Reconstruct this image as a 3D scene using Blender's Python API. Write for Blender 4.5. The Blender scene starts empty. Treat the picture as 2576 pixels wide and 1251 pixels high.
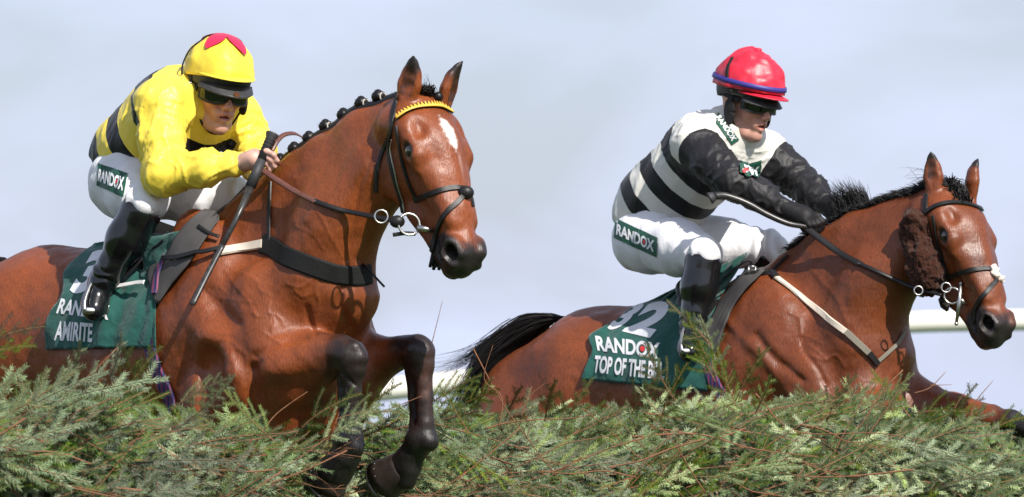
import bpy, bmesh, math, random
import numpy as np
from mathutils import Vector, Matrix
from mathutils.bvhtree import BVHTree
random.seed(7); rng = np.random.default_rng(7)
R = math.radians
S = bpy.context.scene
C = S.collection

# ------------------------------------------------------------------ camera, sky, sun, exposure
CAM = np.array([0., -22., 1.2]); PITCH = R(1.7); FPX = 17600.
cd = bpy.data.cameras.new('camera'); cam = bpy.data.objects.new('camera', cd); C.objects.link(cam)
cam.location = CAM; cam.rotation_euler = (R(90)+PITCH, 0, 0)
cd.sensor_width = 36; cd.lens = 36*FPX/2576; cd.clip_start = .5; cd.clip_end = 4000
S.camera = cam; cd.dof.use_dof = True; cd.dof.focus_distance = 22.8; cd.dof.aperture_fstop = 8
SUN = np.array([.40, -.60, .69]); SUN /= np.linalg.norm(SUN)
sl = bpy.data.lights.new('sun', 'SUN'); so = bpy.data.objects.new('sun', sl); C.objects.link(so)
sl.energy = 4.9; sl.angle = R(.53); sl.color = (1, .955, .88)
so.rotation_euler = Vector(SUN).to_track_quat('Z', 'Y').to_euler(); so.location = (6, -9, 12)
w = bpy.data.worlds.new('World'); S.world = w; w.use_nodes = True
nt = w.node_tree; nt.nodes.clear()
out = nt.nodes.new('ShaderNodeOutputWorld'); bg = nt.nodes.new('ShaderNodeBackground')
sky = nt.nodes.new('ShaderNodeTexSky'); sky.sky_type = 'NISHITA'; sky.sun_disc = False
sky.sun_elevation = math.asin(SUN[2]); sky.sun_rotation = math.atan2(SUN[0], SUN[1])
sky.air_density = 1.0; sky.dust_density = 1.5; sky.ozone_density = 1.5
tc = nt.nodes.new('ShaderNodeTexCoord'); mp = nt.nodes.new('ShaderNodeMapping'); mp.inputs['Scale'].default_value = (5, 5, 9)
mp.inputs['Location'].default_value = (.3, .1, .35)
nz = nt.nodes.new('ShaderNodeTexNoise'); nz.inputs['Scale'].default_value = 3.2; nz.inputs['Detail'].default_value = 5
nz.inputs['Roughness'].default_value = .5; nz.inputs['Distortion'].default_value = .35
cr = nt.nodes.new('ShaderNodeValToRGB'); cr.color_ramp.elements[0].position = .36; cr.color_ramp.elements[1].position = .64
cr.color_ramp.elements[0].color = (.52, .52, .52, 1); cr.color_ramp.elements[1].color = (1, 1, 1, 1)
mx = nt.nodes.new('ShaderNodeMix'); mx.data_type = 'RGBA'
mx.inputs['B'].default_value = (7.4, 8.15, 10.5, 1)      # high thin cloud, in the sky's own physical units
L = nt.links.new
L(tc.outputs['Generated'], mp.inputs['Vector']); L(mp.outputs[0], nz.inputs['Vector']); L(nz.outputs['Fac'], cr.inputs[0])
sx = nt.nodes.new('ShaderNodeSeparateXYZ'); L(tc.outputs['Generated'], sx.inputs[0])      # the veil of cloud thins towards the zenith
hz = nt.nodes.new('ShaderNodeMapRange'); hz.inputs['From Min'].default_value = .15; hz.inputs['From Max'].default_value = .75; hz.inputs['To Min'].default_value = 1; hz.inputs['To Max'].default_value = .45; L(sx.outputs['Z'], hz.inputs[0])
ml = nt.nodes.new('ShaderNodeMath'); ml.operation = 'MULTIPLY'; L(cr.outputs[0], ml.inputs[0]); L(hz.outputs[0], ml.inputs[1])
L(sky.outputs[0], mx.inputs['A']); L(ml.outputs[0], mx.inputs['Factor']); L(mx.outputs['Result'], bg.inputs[0])
bg.inputs[1].default_value = .079; L(bg.outputs[0], out.inputs[0])
S.render.engine = 'CYCLES'
S.view_settings.view_transform = 'Standard'; S.view_settings.look = 'None'
S.view_settings.exposure = .38; S.view_settings.gamma = 1; S.view_settings.use_curve_mapping = False

# ------------------------------------------------------------------ placing helpers
FW = np.array([0, math.cos(PITCH), math.sin(PITCH)]); UP = np.array([0, -math.sin(PITCH), math.cos(PITCH)]); RT = np.array([1., 0, 0])
def ray(u, v):
    d = FW*FPX + RT*(u-1288) + UP*(625.5-v)
    return d/np.linalg.norm(d)
def at(u, v, y):
    d = ray(u, v); return CAM + d*((y-CAM[1])/d[1])
ORG = dict(A=(200, 0), B=(700, 100), C=(0, 550), D=(600, 660), E=(1650, 100), F=(2100, 350), G=(1200, 660), H=(1900, 660))
def K(c, x, y):       # survey sheets of 700 units -> working units
    o = ORG[c]; return ((o[0]+x*.5596)*.92, (o[1]+y*.5596)*.92)
class Frame:
    """a body's own axes: s forward, t to its right, h up"""
    def __init__(self, u, v, y, yaw):
        self.O = at(u, v, y); a = R(yaw)
        self.f = np.array([math.cos(a), -math.sin(a), 0]); self.r = np.array([-math.sin(a), -math.cos(a), 0]); self.z = np.array([0, 0, 1.])
        self.M = np.stack([self.f, self.r, self.z])        # rows
    def W(self, p): return self.O + np.asarray(p, float) @ self.M
    def Lc(self, p): return (np.asarray(p, float)-self.O) @ self.M.T
    def q(self, u, v, t=0.):
        d = ray(u, v); k = (t-(CAM-self.O)@self.r)/(d@self.r)
        return self.Lc(CAM+d*k)
    def k(self, c, x, y, t=0.): return self.q(*K(c, x, y), t)
def nrm(v): v = np.asarray(v, float); return v/np.linalg.norm(v)

# ------------------------------------------------------------------ noise
def _h(i, j, k, seed):
    n = (i*374761393 + j*668265263 + k*2147483647 + seed*1442695041) & 0xffffffff
    n = ((n ^ (n >> 13))*1274126177) & 0xffffffff
    return ((n ^ (n >> 16)) & 0xffff)/65535.
def noise(P, scale=1., seed=0):
    P = np.asarray(P, float)*scale; I = np.floor(P).astype(np.int64); F = P-I; F = F*F*(3-2*F)
    o = 0
    for a in (0, 1):
        for b in (0, 1):
            for c in (0, 1):
                wgt = (F[:, 0] if a else 1-F[:, 0])*(F[:, 1] if b else 1-F[:, 1])*(F[:, 2] if c else 1-F[:, 2])
                o = o + wgt*_h(I[:, 0]+a, I[:, 1]+b, I[:, 2]+c, seed)
    return o*2-1
def fbm(P, scale, seed=0, oct=3):
    o = 0; a = 1
    for i in range(oct): o = o+a*noise(P, scale*2**i, seed+i); a *= .5
    return o

# ------------------------------------------------------------------ implicit solids -> one continuous skin
class Solid:
    def __init__(self): self.p = []
    def cone(self, a, b, ra, rb, k=.03, n=None, fl=1., sub=False, tag=None):
        self.p.append(('c', np.array(a, float), np.array(b, float), ra, rb, k, None if n is None else nrm(n), fl, sub, tag)); return self
    def chain(self, pts, k=.03, n=None, fl=1., sub=False, tag=None):
        for (p, r), (p2, r2) in zip(pts[:-1], pts[1:]): self.cone(p, p2, r, r2, k, n, fl, sub, tag)
        return self
    def ell(self, c, rad, k=.03, ax=None, sub=False, tag=None):
        self.p.append(('e', np.array(c, float), np.array(rad, float), np.eye(3) if ax is None else np.array([nrm(a) for a in ax]), k, sub, tag)); return self
    def ball(self, c, r, k=.03, sub=False, tag=None): return self.ell(c, (r, r, r), k, None, sub, tag)
    @staticmethod
    def box(p):
        if p[0] == 'c':
            m = max(p[3], p[4])+p[5]+.025; return np.minimum(p[1], p[2])-m, np.maximum(p[1], p[2])+m
        m = max(p[2])+p[4]+.025; return p[1]-m, p[1]+m
    @staticmethod
    def d(p, X, Y, Z):
        if p[0] == 'c':
            a, b, ra, rb, n, fl = p[1], p[2], p[3], p[4], p[6], p[7]; ba = b-a; L2 = float(ba@ba)+1e-12
            x, y, z = X-a[0], Y-a[1], Z-a[2]
            t = np.clip((x*ba[0]+y*ba[1]+z*ba[2])/L2, 0, 1)
            x, y, z = x-t*ba[0], y-t*ba[1], z-t*ba[2]
            q = x*x+y*y+z*z
            if n is not None and fl != 1.: q = q+(1/(fl*fl)-1)*(x*n[0]+y*n[1]+z*n[2])**2
            return np.sqrt(q)-(ra+(rb-ra)*t)
        c, r, A = p[1], p[2], p[3]; x, y, z = X-c[0], Y-c[1], Z-c[2]
        k0 = 0; k1 = 0
        for i in range(3):
            e = x*A[i][0]+y*A[i][1]+z*A[i][2]; k0 = k0+(e/r[i])**2; k1 = k1+(e/r[i]**2)**2
        k0 = np.sqrt(k0); return k0*(k0-1)/(np.sqrt(k1)+1e-9)
    def grid(self, ax):
        V = np.full([len(a) for a in ax], .3, np.float32)
        for p in self.p:
            lo, hi = self.box(p); k = p[5] if p[0] == 'c' else p[4]; sub = p[8] if p[0] == 'c' else p[5]
            sl_ = [slice(max(0, int(np.searchsorted(ax[i], lo[i]))), int(np.searchsorted(ax[i], hi[i]))) for i in range(3)]
            if any(s.stop <= s.start for s in sl_): continue
            X, Y, Z = [ax[i][sl_[i]].astype(np.float32) for i in range(3)]
            d = self.d(p, X[:, None, None], Y[None, :, None], Z[None, None, :]).astype(np.float32)
            v = V[tuple(sl_)]
            if sub: d = -d; h = np.maximum(k-np.abs(v-d), 0)/k; V[tuple(sl_)] = np.maximum(v, d)+h*h*k*.25
            else: h = np.maximum(k-np.abs(v-d), 0)/k; V[tuple(sl_)] = np.minimum(v, d)-h*h*k*.25
        return V
    def dist(self, P, tag):          # distance to the pieces that carry a tag
        o = np.full(len(P), 9.)
        for p in self.p:
            tg = p[9] if p[0] == 'c' else p[6]
            if tg == tag: o = np.minimum(o, self.d(p, P[:, 0], P[:, 1], P[:, 2]))
        return o
def axis(*seg):
    o = []
    for a, b, st in seg: n = max(1, round((b-a)/st)); o.append(np.linspace(a, b, n, endpoint=False))
    return np.concatenate(o)
def nets(V, ax):
    n = V.shape; B = V < 0
    c = B[:-1, :-1, :-1].astype(np.uint8)
    for a, b, d in ((1, 0, 0), (0, 1, 0), (0, 0, 1), (1, 1, 0), (1, 0, 1), (0, 1, 1), (1, 1, 1)):
        c = c+B[a:n[0]-1+a, b:n[1]-1+b, d:n[2]-1+d]
    I, J, Kk = np.nonzero((c > 0) & (c < 8)); m = len(I)
    idx = np.full([x-1 for x in n], -1, np.int32); idx[I, J, Kk] = np.arange(m)
    cs = [(a, b, d) for a in (0, 1) for b in (0, 1) for d in (0, 1)]
    val = {q: V[I+q[0], J+q[1], Kk+q[2]] for q in cs}
    pos = {q: np.stack([ax[0][I+q[0]], ax[1][J+q[1]], ax[2][Kk+q[2]]], 1) for q in cs}
    acc = np.zeros((m, 3)); cnt = np.zeros(m)
    for q in cs:
        for i in range(3):
            if q[i] == 0:
                q2 = list(q); q2[i] = 1; q2 = tuple(q2); v0, v1 = val[q], val[q2]; s = (v0 < 0) != (v1 < 0)
                t = np.where(s, v0/np.where(s, v0-v1, 1), 0)
                acc += np.where(s[:, None], pos[q]+(pos[q2]-pos[q])*t[:, None], 0); cnt += s
    P = acc/cnt[:, None]; F = []
    for i in range(3):
        j, k = (i+1) % 3, (i+2) % 3
        s0 = [slice(None)]*3; s1 = [slice(None)]*3; s0[i] = slice(0, n[i]-1); s1[i] = slice(1, n[i])
        ch = B[tuple(s0)] != B[tuple(s1)]; E = list(np.nonzero(ch))
        ok = (E[j] > 0) & (E[k] > 0) & (E[j] < n[j]-1) & (E[k] < n[k]-1); E = [e[ok] for e in E]
        ins = B[tuple(E)]
        def g(dj, dk):
            q = [E[0], E[1], E[2]]; q[j] = q[j]+dj; q[k] = q[k]+dk; return idx[tuple(q)]
        f = np.stack([g(-1, -1), g(0, -1), g(0, 0), g(-1, 0)], 1)
        f[~ins] = f[~ins][:, ::-1]; F.append(f)
    return P, np.concatenate(F)
def relax(P, F, it=1, lam=.5):
    for _ in range(it):
        s = np.zeros_like(P); c = np.zeros(len(P))
        for a, b in ((0, 1), (1, 2), (2, 3), (3, 0)):
            for x, y in ((a, b), (b, a)):
                np.add.at(s, F[:, x], P[F[:, y]]); np.add.at(c, F[:, x], 1)
        P = P+lam*(s/c[:, None]-P)
    return P
def vnormals(P, F):
    d1 = P[F[:, 2]]-P[F[:, 0]]; d2 = P[F[:, 3]]-P[F[:, 1]]; fn = np.cross(d1, d2); N = np.zeros_like(P)
    for i in range(4): np.add.at(N, F[:, i], fn)
    return N/(np.linalg.norm(N, axis=1)[:, None]+1e-12)

# ------------------------------------------------------------------ mesh and object helpers
def mesh_np(name, P, F, mat=None, cols=None, attrs=None, smooth=True):
    me = bpy.data.meshes.new(name); P = np.asarray(P, np.float32); F = np.asarray(F, np.int32); k = F.shape[1]
    me.vertices.add(len(P)); me.vertices.foreach_set('co', P.ravel())
    me.loops.add(F.size); me.loops.foreach_set('vertex_index', F.ravel())
    me.polygons.add(len(F)); me.polygons.foreach_set('loop_start', np.arange(0, F.size, k, dtype=np.int32))
    me.update(calc_edges=True); me.validate()
    if smooth: me.polygons.foreach_set('use_smooth', np.ones(len(me.polygons), bool))
    if cols is not None:
        a = me.color_attributes.new('Col', 'FLOAT_COLOR', 'POINT'); a.data.foreach_set('color', np.concatenate([cols, np.ones((len(P), 1))], 1).astype(np.float32).ravel())
    for nm, v in (attrs or {}).items():
        a = me.attributes.new(nm, 'FLOAT', 'POINT'); a.data.foreach_set('value', np.asarray(v, np.float32))
    if mat: me.materials.append(mat)
    return me
def link(name, me, parent=None):
    o = bpy.data.objects.new(name, me); C.objects.link(o)
    if parent is not None: o.parent = parent; o.matrix_parent_inverse = parent.matrix_world.inverted() if False else Matrix.Translation(-Vector(parent['_base']))
    return o
def tag(o, label=None, cat=None, group=None, kind=None):
    for a, b in (('label', label), ('category', cat), ('group', group), ('kind', kind)):
        if b: o[a] = b
    return o
def thing(name, loc, label, cat, group=None):
    o = bpy.data.objects.new(name, None); C.objects.link(o); o.location = loc; o.empty_display_size = .1
    o['_base'] = [float(x) for x in loc]; BASES.append(o)
    return tag(o, label, cat, group)
BASES = []
def base(o):
    o['_base'] = [0., 0., 0.]; BASES.append(o); return o
class MB:
    """collects quads and triangles into one mesh"""
    def __init__(self): self.v = []; self.f = []
    def add(self, V, F):
        b = len(self.v); self.v += [tuple(map(float, x)) for x in V]; self.f += [tuple(b+i for i in f) for f in F]
    def tube(self, pts, r, n=8, cap=True, flat=None, fl=1.):
        pts = [np.asarray(p, float) for p in pts]; m = len(pts)
        rr = r if hasattr(r, '__len__') else [r]*m
        ring = []; N = None
        for i in range(m):
            T = nrm(pts[min(i+1, m-1)]-pts[max(i-1, 0)])
            if N is None: N = nrm(np.cross(T, [0.13, .27, .95]) if abs(T[2]) < .9 else np.cross(T, [1, 0, 0]))
            N = nrm(N-T*(N@T)); Bn = np.cross(T, N)
            ring.append([pts[i]+rr[i]*(math.cos(2*math.pi*j/n)*N+math.sin(2*math.pi*j/n)*Bn) for j in range(n)])
        V = [p for q in ring for p in q]
        F = [(i*n+j, i*n+(j+1) % n, (i+1)*n+(j+1) % n, (i+1)*n+j) for i in range(m-1) for j in range(n)]
        if cap: F += [tuple(range(n-1, -1, -1)), tuple((m-1)*n+j for j in range(n))]
        self.add(V, F)
    def strip(self, pts, nor, wid, th):
        """a strap: rectangular section, lying across its normals"""
        pts = [np.asarray(p, float) for p in pts]; m = len(pts); V = []; F = []
        ww = wid if hasattr(wid, '__len__') else [wid]*m
        for i in range(m):
            T = nrm(pts[min(i+1, m-1)]-pts[max(i-1, 0)]); n = nrm(nor[i]-T*(np.asarray(nor[i])@T)); b = np.cross(T, n)
            e = .8; V += [pts[i]-b*ww[i]/2*1, pts[i]-b*ww[i]/2*e+n*th, pts[i]+b*ww[i]/2*e+n*th, pts[i]+b*ww[i]/2]
        for i in range(m-1):
            for j in range(4): F.append((i*4+j, i*4+(j+1) % 4, i*4+4+(j+1) % 4, i*4+4+j))
        F += [(3, 2, 1, 0), ((m-1)*4, (m-1)*4+1, (m-1)*4+2, (m-1)*4+3)]
        self.add(V, F)
    def ball(self, c, r, n=8, sc=(1, 1, 1)):
        V = []; F = []; m = n//2+1
        for i in range(m+1):
            for j in range(n):
                a = math.pi*i/m; b = 2*math.pi*j/n
                V.append(np.asarray(c)+r*np.array([math.sin(a)*math.cos(b)*sc[0], math.sin(a)*math.sin(b)*sc[1], math.cos(a)*sc[2]]))
        F = [(i*n+j, (i+1)*n+j, (i+1)*n+(j+1) % n, i*n+(j+1) % n) for i in range(m) for j in range(n)]
        self.add(V, F)
    def torus(self, c, nor, R_, r, n=24, arc=2*math.pi):
        nor = nrm(nor); a = nrm(np.cross(nor, [.1, .2, .97])); b = np.cross(nor, a)
        self.tube([np.asarray(c)+R_*(math.cos(arc*i/n)*a+math.sin(arc*i/n)*b) for i in range(n+1)], r, 6, cap=False)
    def build(self, name, mat, parent=None, smooth=True):
        me = bpy.data.meshes.new(name); me.from_pydata(self.v, [], self.f); me.validate()
        if smooth: me.polygons.foreach_set('use_smooth', [True]*len(me.polygons))
        me.materials.append(mat); return link(name, me, parent)
def spline(pts, n=8):
    """smooth curve through points"""
    P = [np.asarray(p, float) for p in pts]; P = [2*P[0]-P[1]]+P+[2*P[-1]-P[-2]]; o = []
    for i in range(1, len(P)-2):
        for j in range(n):
            t = j/n; o.append(.5*((2*P[i])+(-P[i-1]+P[i+1])*t+(2*P[i-1]-5*P[i]+4*P[i+1]-P[i+2])*t*t+(-P[i-1]+3*P[i]-3*P[i+1]+P[i+2])*t**3))
    return o+[P[-2]]

# ------------------------------------------------------------------ materials
def mat(name, col=(.5, .5, .5), rough=.5, spec=.5, metal=0., sheen=0., coat=0., attr=None, bump=None, vary=None):
    """bump = (scale, strength, distance, detail, stretch); vary = (scale, amount)"""
    m = bpy.data.materials.new(name); m.use_nodes = True; t = m.node_tree; b = t.nodes['Principled BSDF']; Lk = t.links.new
    b.inputs['Base Color'].default_value = (*col, 1); b.inputs['Roughness'].default_value = rough; b.inputs['Metallic'].default_value = metal
    b.inputs['Specular IOR Level'].default_value = spec; b.inputs['Sheen Weight'].default_value = sheen; b.inputs['Coat Weight'].default_value = coat
    src = None
    if attr: a = t.nodes.new('ShaderNodeAttribute'); a.attribute_name = attr; src = a.outputs['Color']
    tcn = t.nodes.new('ShaderNodeTexCoord')
    if vary:
        n = t.nodes.new('ShaderNodeTexNoise'); n.inputs['Scale'].default_value = vary[0]; n.inputs['Detail'].default_value = 6; Lk(tcn.outputs['Object'], n.inputs['Vector'])
        mr = t.nodes.new('ShaderNodeMapRange'); mr.inputs['From Min'].default_value = .3; mr.inputs['From Max'].default_value = .7
        mr.inputs['To Min'].default_value = 1-vary[1]; mr.inputs['To Max'].default_value = 1+vary[1]; Lk(n.outputs['Fac'], mr.inputs[0])
        vm = t.nodes.new('ShaderNodeVectorMath'); vm.operation = 'SCALE'; Lk(mr.outputs[0], vm.inputs['Scale'])
        if src: Lk(src, vm.inputs[0])
        else: vm.inputs[0].default_value = col
        src = vm.outputs[0]
    if src: Lk(src, b.inputs['Base Color'])
    if bump:
        bs = bump if isinstance(bump, list) else [bump]; prev = None
        for q in bs:
            n = t.nodes.new('ShaderNodeTexNoise'); n.inputs['Scale'].default_value = q[0]; n.inputs['Detail'].default_value = q[3] if len(q) > 3 else 4
            if len(q) > 4:
                mp_ = t.nodes.new('ShaderNodeMapping'); mp_.inputs['Scale'].default_value = q[4]; Lk(tcn.outputs['Object'], mp_.inputs[0]); Lk(mp_.outputs[0], n.inputs['Vector'])
            else: Lk(tcn.outputs['Object'], n.inputs['Vector'])
            bp = t.nodes.new('ShaderNodeBump'); bp.inputs['Strength'].default_value = q[1]; bp.inputs['Distance'].default_value = q[2]; Lk(n.outputs['Fac'], bp.inputs['Height'])
            if prev: Lk(prev, bp.inputs['Normal'])
            prev = bp.outputs[0]
        Lk(prev, b.inputs['Normal'])
    return m
M = {}
M['coat'] = mat('horse_coat', rough=.46, spec=.42, attr='Col', bump=[(30, .35, .008, 4, (1, 1, 1)), (260, .5, .0025, 4, (1, .5, .18))], vary=(6, .14))
def coat_detail(m):
    t = m.node_tree; b = t.nodes['Principled BSDF']; tcn = t.nodes.new('ShaderNodeTexCoord'); Lk = t.links.new
    n = t.nodes.new('ShaderNodeTexNoise'); n.inputs['Scale'].default_value = 7; n.inputs['Detail'].default_value = 5; n.inputs['Roughness'].default_value = .65; Lk(tcn.outputs['Object'], n.inputs[0])
    r = t.nodes.new('ShaderNodeMapRange'); r.inputs['From Min'].default_value = .35; r.inputs['From Max'].default_value = .65; r.inputs['To Min'].default_value = .30; r.inputs['To Max'].default_value = .58; Lk(n.outputs['Fac'], r.inputs[0]); Lk(r.outputs[0], b.inputs['Roughness'])
    mp_ = t.nodes.new('ShaderNodeMapping'); mp_.inputs['Scale'].default_value = (1, .5, .14); Lk(tcn.outputs['Object'], mp_.inputs[0])
    h = t.nodes.new('ShaderNodeTexNoise'); h.inputs['Scale'].default_value = 330; h.inputs['Detail'].default_value = 4; Lk(mp_.outputs[0], h.inputs[0])
    hr = t.nodes.new('ShaderNodeMapRange'); hr.inputs['From Min'].default_value = .3; hr.inputs['From Max'].default_value = .7; hr.inputs['To Min'].default_value = .72; hr.inputs['To Max'].default_value = 1.3; Lk(h.outputs['Fac'], hr.inputs[0])
    vm = t.nodes.new('ShaderNodeVectorMath'); vm.operation = 'SCALE'; old = b.inputs['Base Color'].links[0].from_socket; Lk(old, vm.inputs[0]); Lk(hr.outputs[0], vm.inputs['Scale']); Lk(vm.outputs[0], b.inputs['Base Color'])
coat_detail(M['coat'])
M['black_leather'] = mat('black_leather', (.011, .010, .010), .45, spec=.35, bump=(300, .3, .001))
M['brown_leather'] = mat('brown_leather', (.12, .045, .032), .4, bump=(300, .3, .001), vary=(40, .2))
M['steel'] = mat('steel', (.50, .49, .47), .34, metal=1.)
M['hair'] = mat('black_hair', (.008, .007, .007), .42, spec=.35)

# ------------------------------------------------------------------ HORSES
class HeadFrame:
    def __init__(self, poll, yaw_rel, pitch, sc=1., roll=0.):
        """poll in body axes; yaw_rel turns the head towards the body's right; pitch = how far the face points down"""
        a = R(yaw_rel); hd = np.array([math.cos(a), math.sin(a), 0]); z = np.array([0, 0, 1.]); w_ = np.array([-math.sin(a), math.cos(a), 0])
        p = R(pitch); self.U = hd*math.cos(p)-z*math.sin(p); self.V = hd*math.sin(p)+z*math.cos(p); self.Wd = w_
        if roll:
            r = R(roll); v, w2 = self.V, self.Wd; self.V = v*math.cos(r)+w2*math.sin(r); self.Wd = w2*math.cos(r)-v*math.sin(r)
        self.o = np.array(poll, float); self.s = sc
    def __call__(self, u, v, w_=0.): return self.o+self.s*(u*self.U+v*self.V+w_*self.Wd)
    def inv(self, P): d = (P-self.o)/self.s; return np.stack([d@self.U, d@self.V, d@self.Wd], 1)
def horse_head(s, h, ears):
    k = h.s; ax = [h.U, h.V, h.Wd]; lat = h.Wd; h0 = h; h = lambda u, v, w_=0.: h0(u, v, w_*1.19); h.U, h.V, h.Wd = h0.U, h0.V, h0.Wd
    s.cone(h(.03, -.105), h(.15, -.080), .088*k, .088*k, .04, lat, 1.08)                 # poll, brain case
    s.cone(h(.15, -.082), h(.27, -.080), .095*k, .080*k, .04, lat, 1.2)
    s.cone(h(.20, -.060), h(.40, -.062), .072*k, .056*k, .03, lat, .88)                 # nasal bones
    s.cone(h(.40, -.064), h(.53, -.082), .055*k, .054*k, .04, lat, .85)
    s.ell(h(.17, -.15), (.125*k, .125*k, .085*k), .04, ax)                                 # jaw mass
    for g in (-1, 1):
        s.ell(h(.175, -.185, .056*g), (.110*k, .108*k, .034*k), .02, ax)               # round cheeks
        s.cone(h(.12, -.055, .080*g), h(.205, -.050, .086*g), .026*k, .026*k, .04)       # brow bone
        s.cone(h(.205, -.050, .088*g), h(.25, -.070, .085*g), .018*k, .014*k, .03)
        s.cone(h(.205, -.085, .083*g), h(.37, -.088, .052*g), .016*k, .011*k, .02)      # facial crest
        s.cone(h(.22, -.245, .040*g), h(.38, -.195, .026*g), .034*k, .026*k, .03)        # lower jaw bars
        s.cone(h(.36, -.200, .02*g), h(.52, -.158, .018*g), .026*k, .024*k, .03)
        s.cone(h(.27, -.055, .048*g), h(.45, -.05, .036*g), .030*k, .024*k, .03)        # nose sides
        s.cone(h(.08, -.08, .065*g), h(.04, -.16, .06*g), .045*k, .05*k, .05)
    s.cone(h(.28, -.145), h(.50, -.105), .078*k, .060*k, .04, lat, .74)                 # side of the mouth
    s.ell(h(.525, -.100), (.066*k, .058*k, .052*k), .03, ax)                            # muzzle
    s.cone(h(.562, -.110, -.018), h(.562, -.110, .018), .044*k, .044*k, .03)            # upper lip
    s.ell(h(.590, -.125), (.026*k, .034*k, .040*k), .03, ax)
    s.ell(h(.560, -.162), (.046*k, .028*k, .036*k), .014, ax)                            # lower lip and chin
    s.ell(h(.520, -.178), (.034*k, .024*k, .030*k), .02, ax)
    for g in (-1, 1):
        s.chain([(h(.505, -.068, .046*g), .013*k), (h(.530, -.048, .044*g), .013*k), (h(.562, -.048, .037*g), .012*k), (h(.580, -.074, .031*g), .011*k)], .03)   # flared nostril rim
        s.chain([(h(.515, -.055, .056*g), .016*k), (h(.545, -.092, .060*g), .014*k), (h(.59, -.085, .045*g), .015*k)], .016)
        s.ell(h(.555, -.066, .070*g), (.033*k, .021*k, .026*k), .010, [nrm(h.U*1+h.V*-.35), nrm(h.V+h.U*.35), h.Wd], sub=True)
        s.cone(h(.556, -.065, .06*g), h(.530, -.07, .035*g), .020*k, .014*k, .01, sub=True)
        s.ell(h(.182, -.062, .116*g), (.030*k, .020*k, .022*k), .012, ax, sub=True)      # eye socket
        s.cone(h(.150, -.044, .094*g), h(.212, -.048, .096*g), .012*k, .011*k, .012)    # upper lid
        s.cone(h(.160, -.084, .096*g), h(.212, -.084, .092*g), .008*k, .008*k, .010)    # lower lid
        s.ell(h(.27, -.10, .088*g), (.05*k, .014*k, .012*k), .03, ax, sub=True)
        s.ell(h(.118, -.018, .080*g), (.024*k, .008*k, .016*k), .03, ax, sub=True)       # hollow above the eye
        s.cone(h(.42, -.130, .052*g), h(.56, -.142, .044*g), .006*k, .005*k, .012, sub=True)   # corner of the mouth
    s.cone(h(.50, -.140, -.05), h(.61, -.145, 0), .005*k, .004*k, .010, sub=True); s.cone(h(.50, -.140, .05), h(.61, -.145, 0), .005*k, .004*k, .010, sub=True)
    for (b0, t0, wd, nor) in ears:              # ears: leaf-shaped cups
        b0 = np.array(b0); t0 = np.array(t0); L_ = np.linalg.norm(t0-b0); e = (t0-b0)/L_; nor = nrm(nor-e*(nor@e)); sd = np.cross(e, nor)
        f = lambda x, y=0., z_=0.: b0+e*L_*x+nor*y+sd*z_
        s.chain([(f(-.35), wd*.75), (f(.08, -.004), wd*.86), (f(.32, -.008), wd*1.05), (f(.58, -.010), wd*.86), (f(.82, -.004), wd*.48), (f(.985, .004), .006)], .012, nor, .62)
        s.chain([(f(.14, .022), wd*.48), (f(.34, .022), wd*.74), (f(.6, .016), wd*.54), (f(.84, .012), wd*.20)], .008, nor, .70, sub=True)
    return s
AX_H = (axis((-1.5, -.15, .0105), (-.15, 1.26, .0054), (1.26, 1.68, .010)), axis((-.44, -.24, .009), (-.24, .30, .0056), (.30, .44, .009)), axis((-1.55, -.80, .0105), (-.80, .72, .0054)))
BAY = np.array([.194, .047, .0122]); DARKBAY = np.array([.085, .022, .012]); BLACK = np.array([.014, .011, .011])
def sm(x, a, b): t = np.clip((x-a)/(b-a), 0, 1); return t*t*(3-2*t)

def finish_horse(s, fr, h, paint, veins, nm):
    P, F = nets(s.grid(AX_H), AX_H); P = relax(P, F, 1, .5); N = vnormals(P, F)
    # muscle and skin relief
    fine = 1-sm(P[:, 0], .45, .6)*sm(P[:, 2], -.1, .05)
    D = .0050*fine*fbm(P*np.array([1, 1, .75]), 7, 3, 2)+.0017*fine*noise(P, 34, 11)
    for pl, wv, hh in veins:
        V = np.array(spline([fr.q(*p[:2], .25) for p in pl], 28)); hh = hh*(.75 if abs(hh) > .0065 else .48); wv = wv*.85; camd = fr.Lc(CAM)
        # follow the vein over the skin: distance measured across the line of sight of the near flank
        dirs = V-camd; dirs /= np.linalg.norm(dirs, axis=1)[:, None]
        lo = V.min(0)-.3; hi = V.max(0)+.3; sel = np.nonzero((N[:, 1] > -.2) & np.all((P > lo) & (P < hi), 1))[0]
        best = np.full(len(sel), 9.)
        for d0 in dirs:
            q = P[sel]-camd; best = np.minimum(best, np.linalg.norm(q-np.outer(q@d0, d0), axis=1))
        D[sel] += hh*np.exp(-(best/wv)**2)
    P = P+N*D[:, None]
    cols = paint(P, N)
    return mesh_np(nm, fr.W(P), F[:, ::-1], M['coat'], cols), P, F

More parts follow.
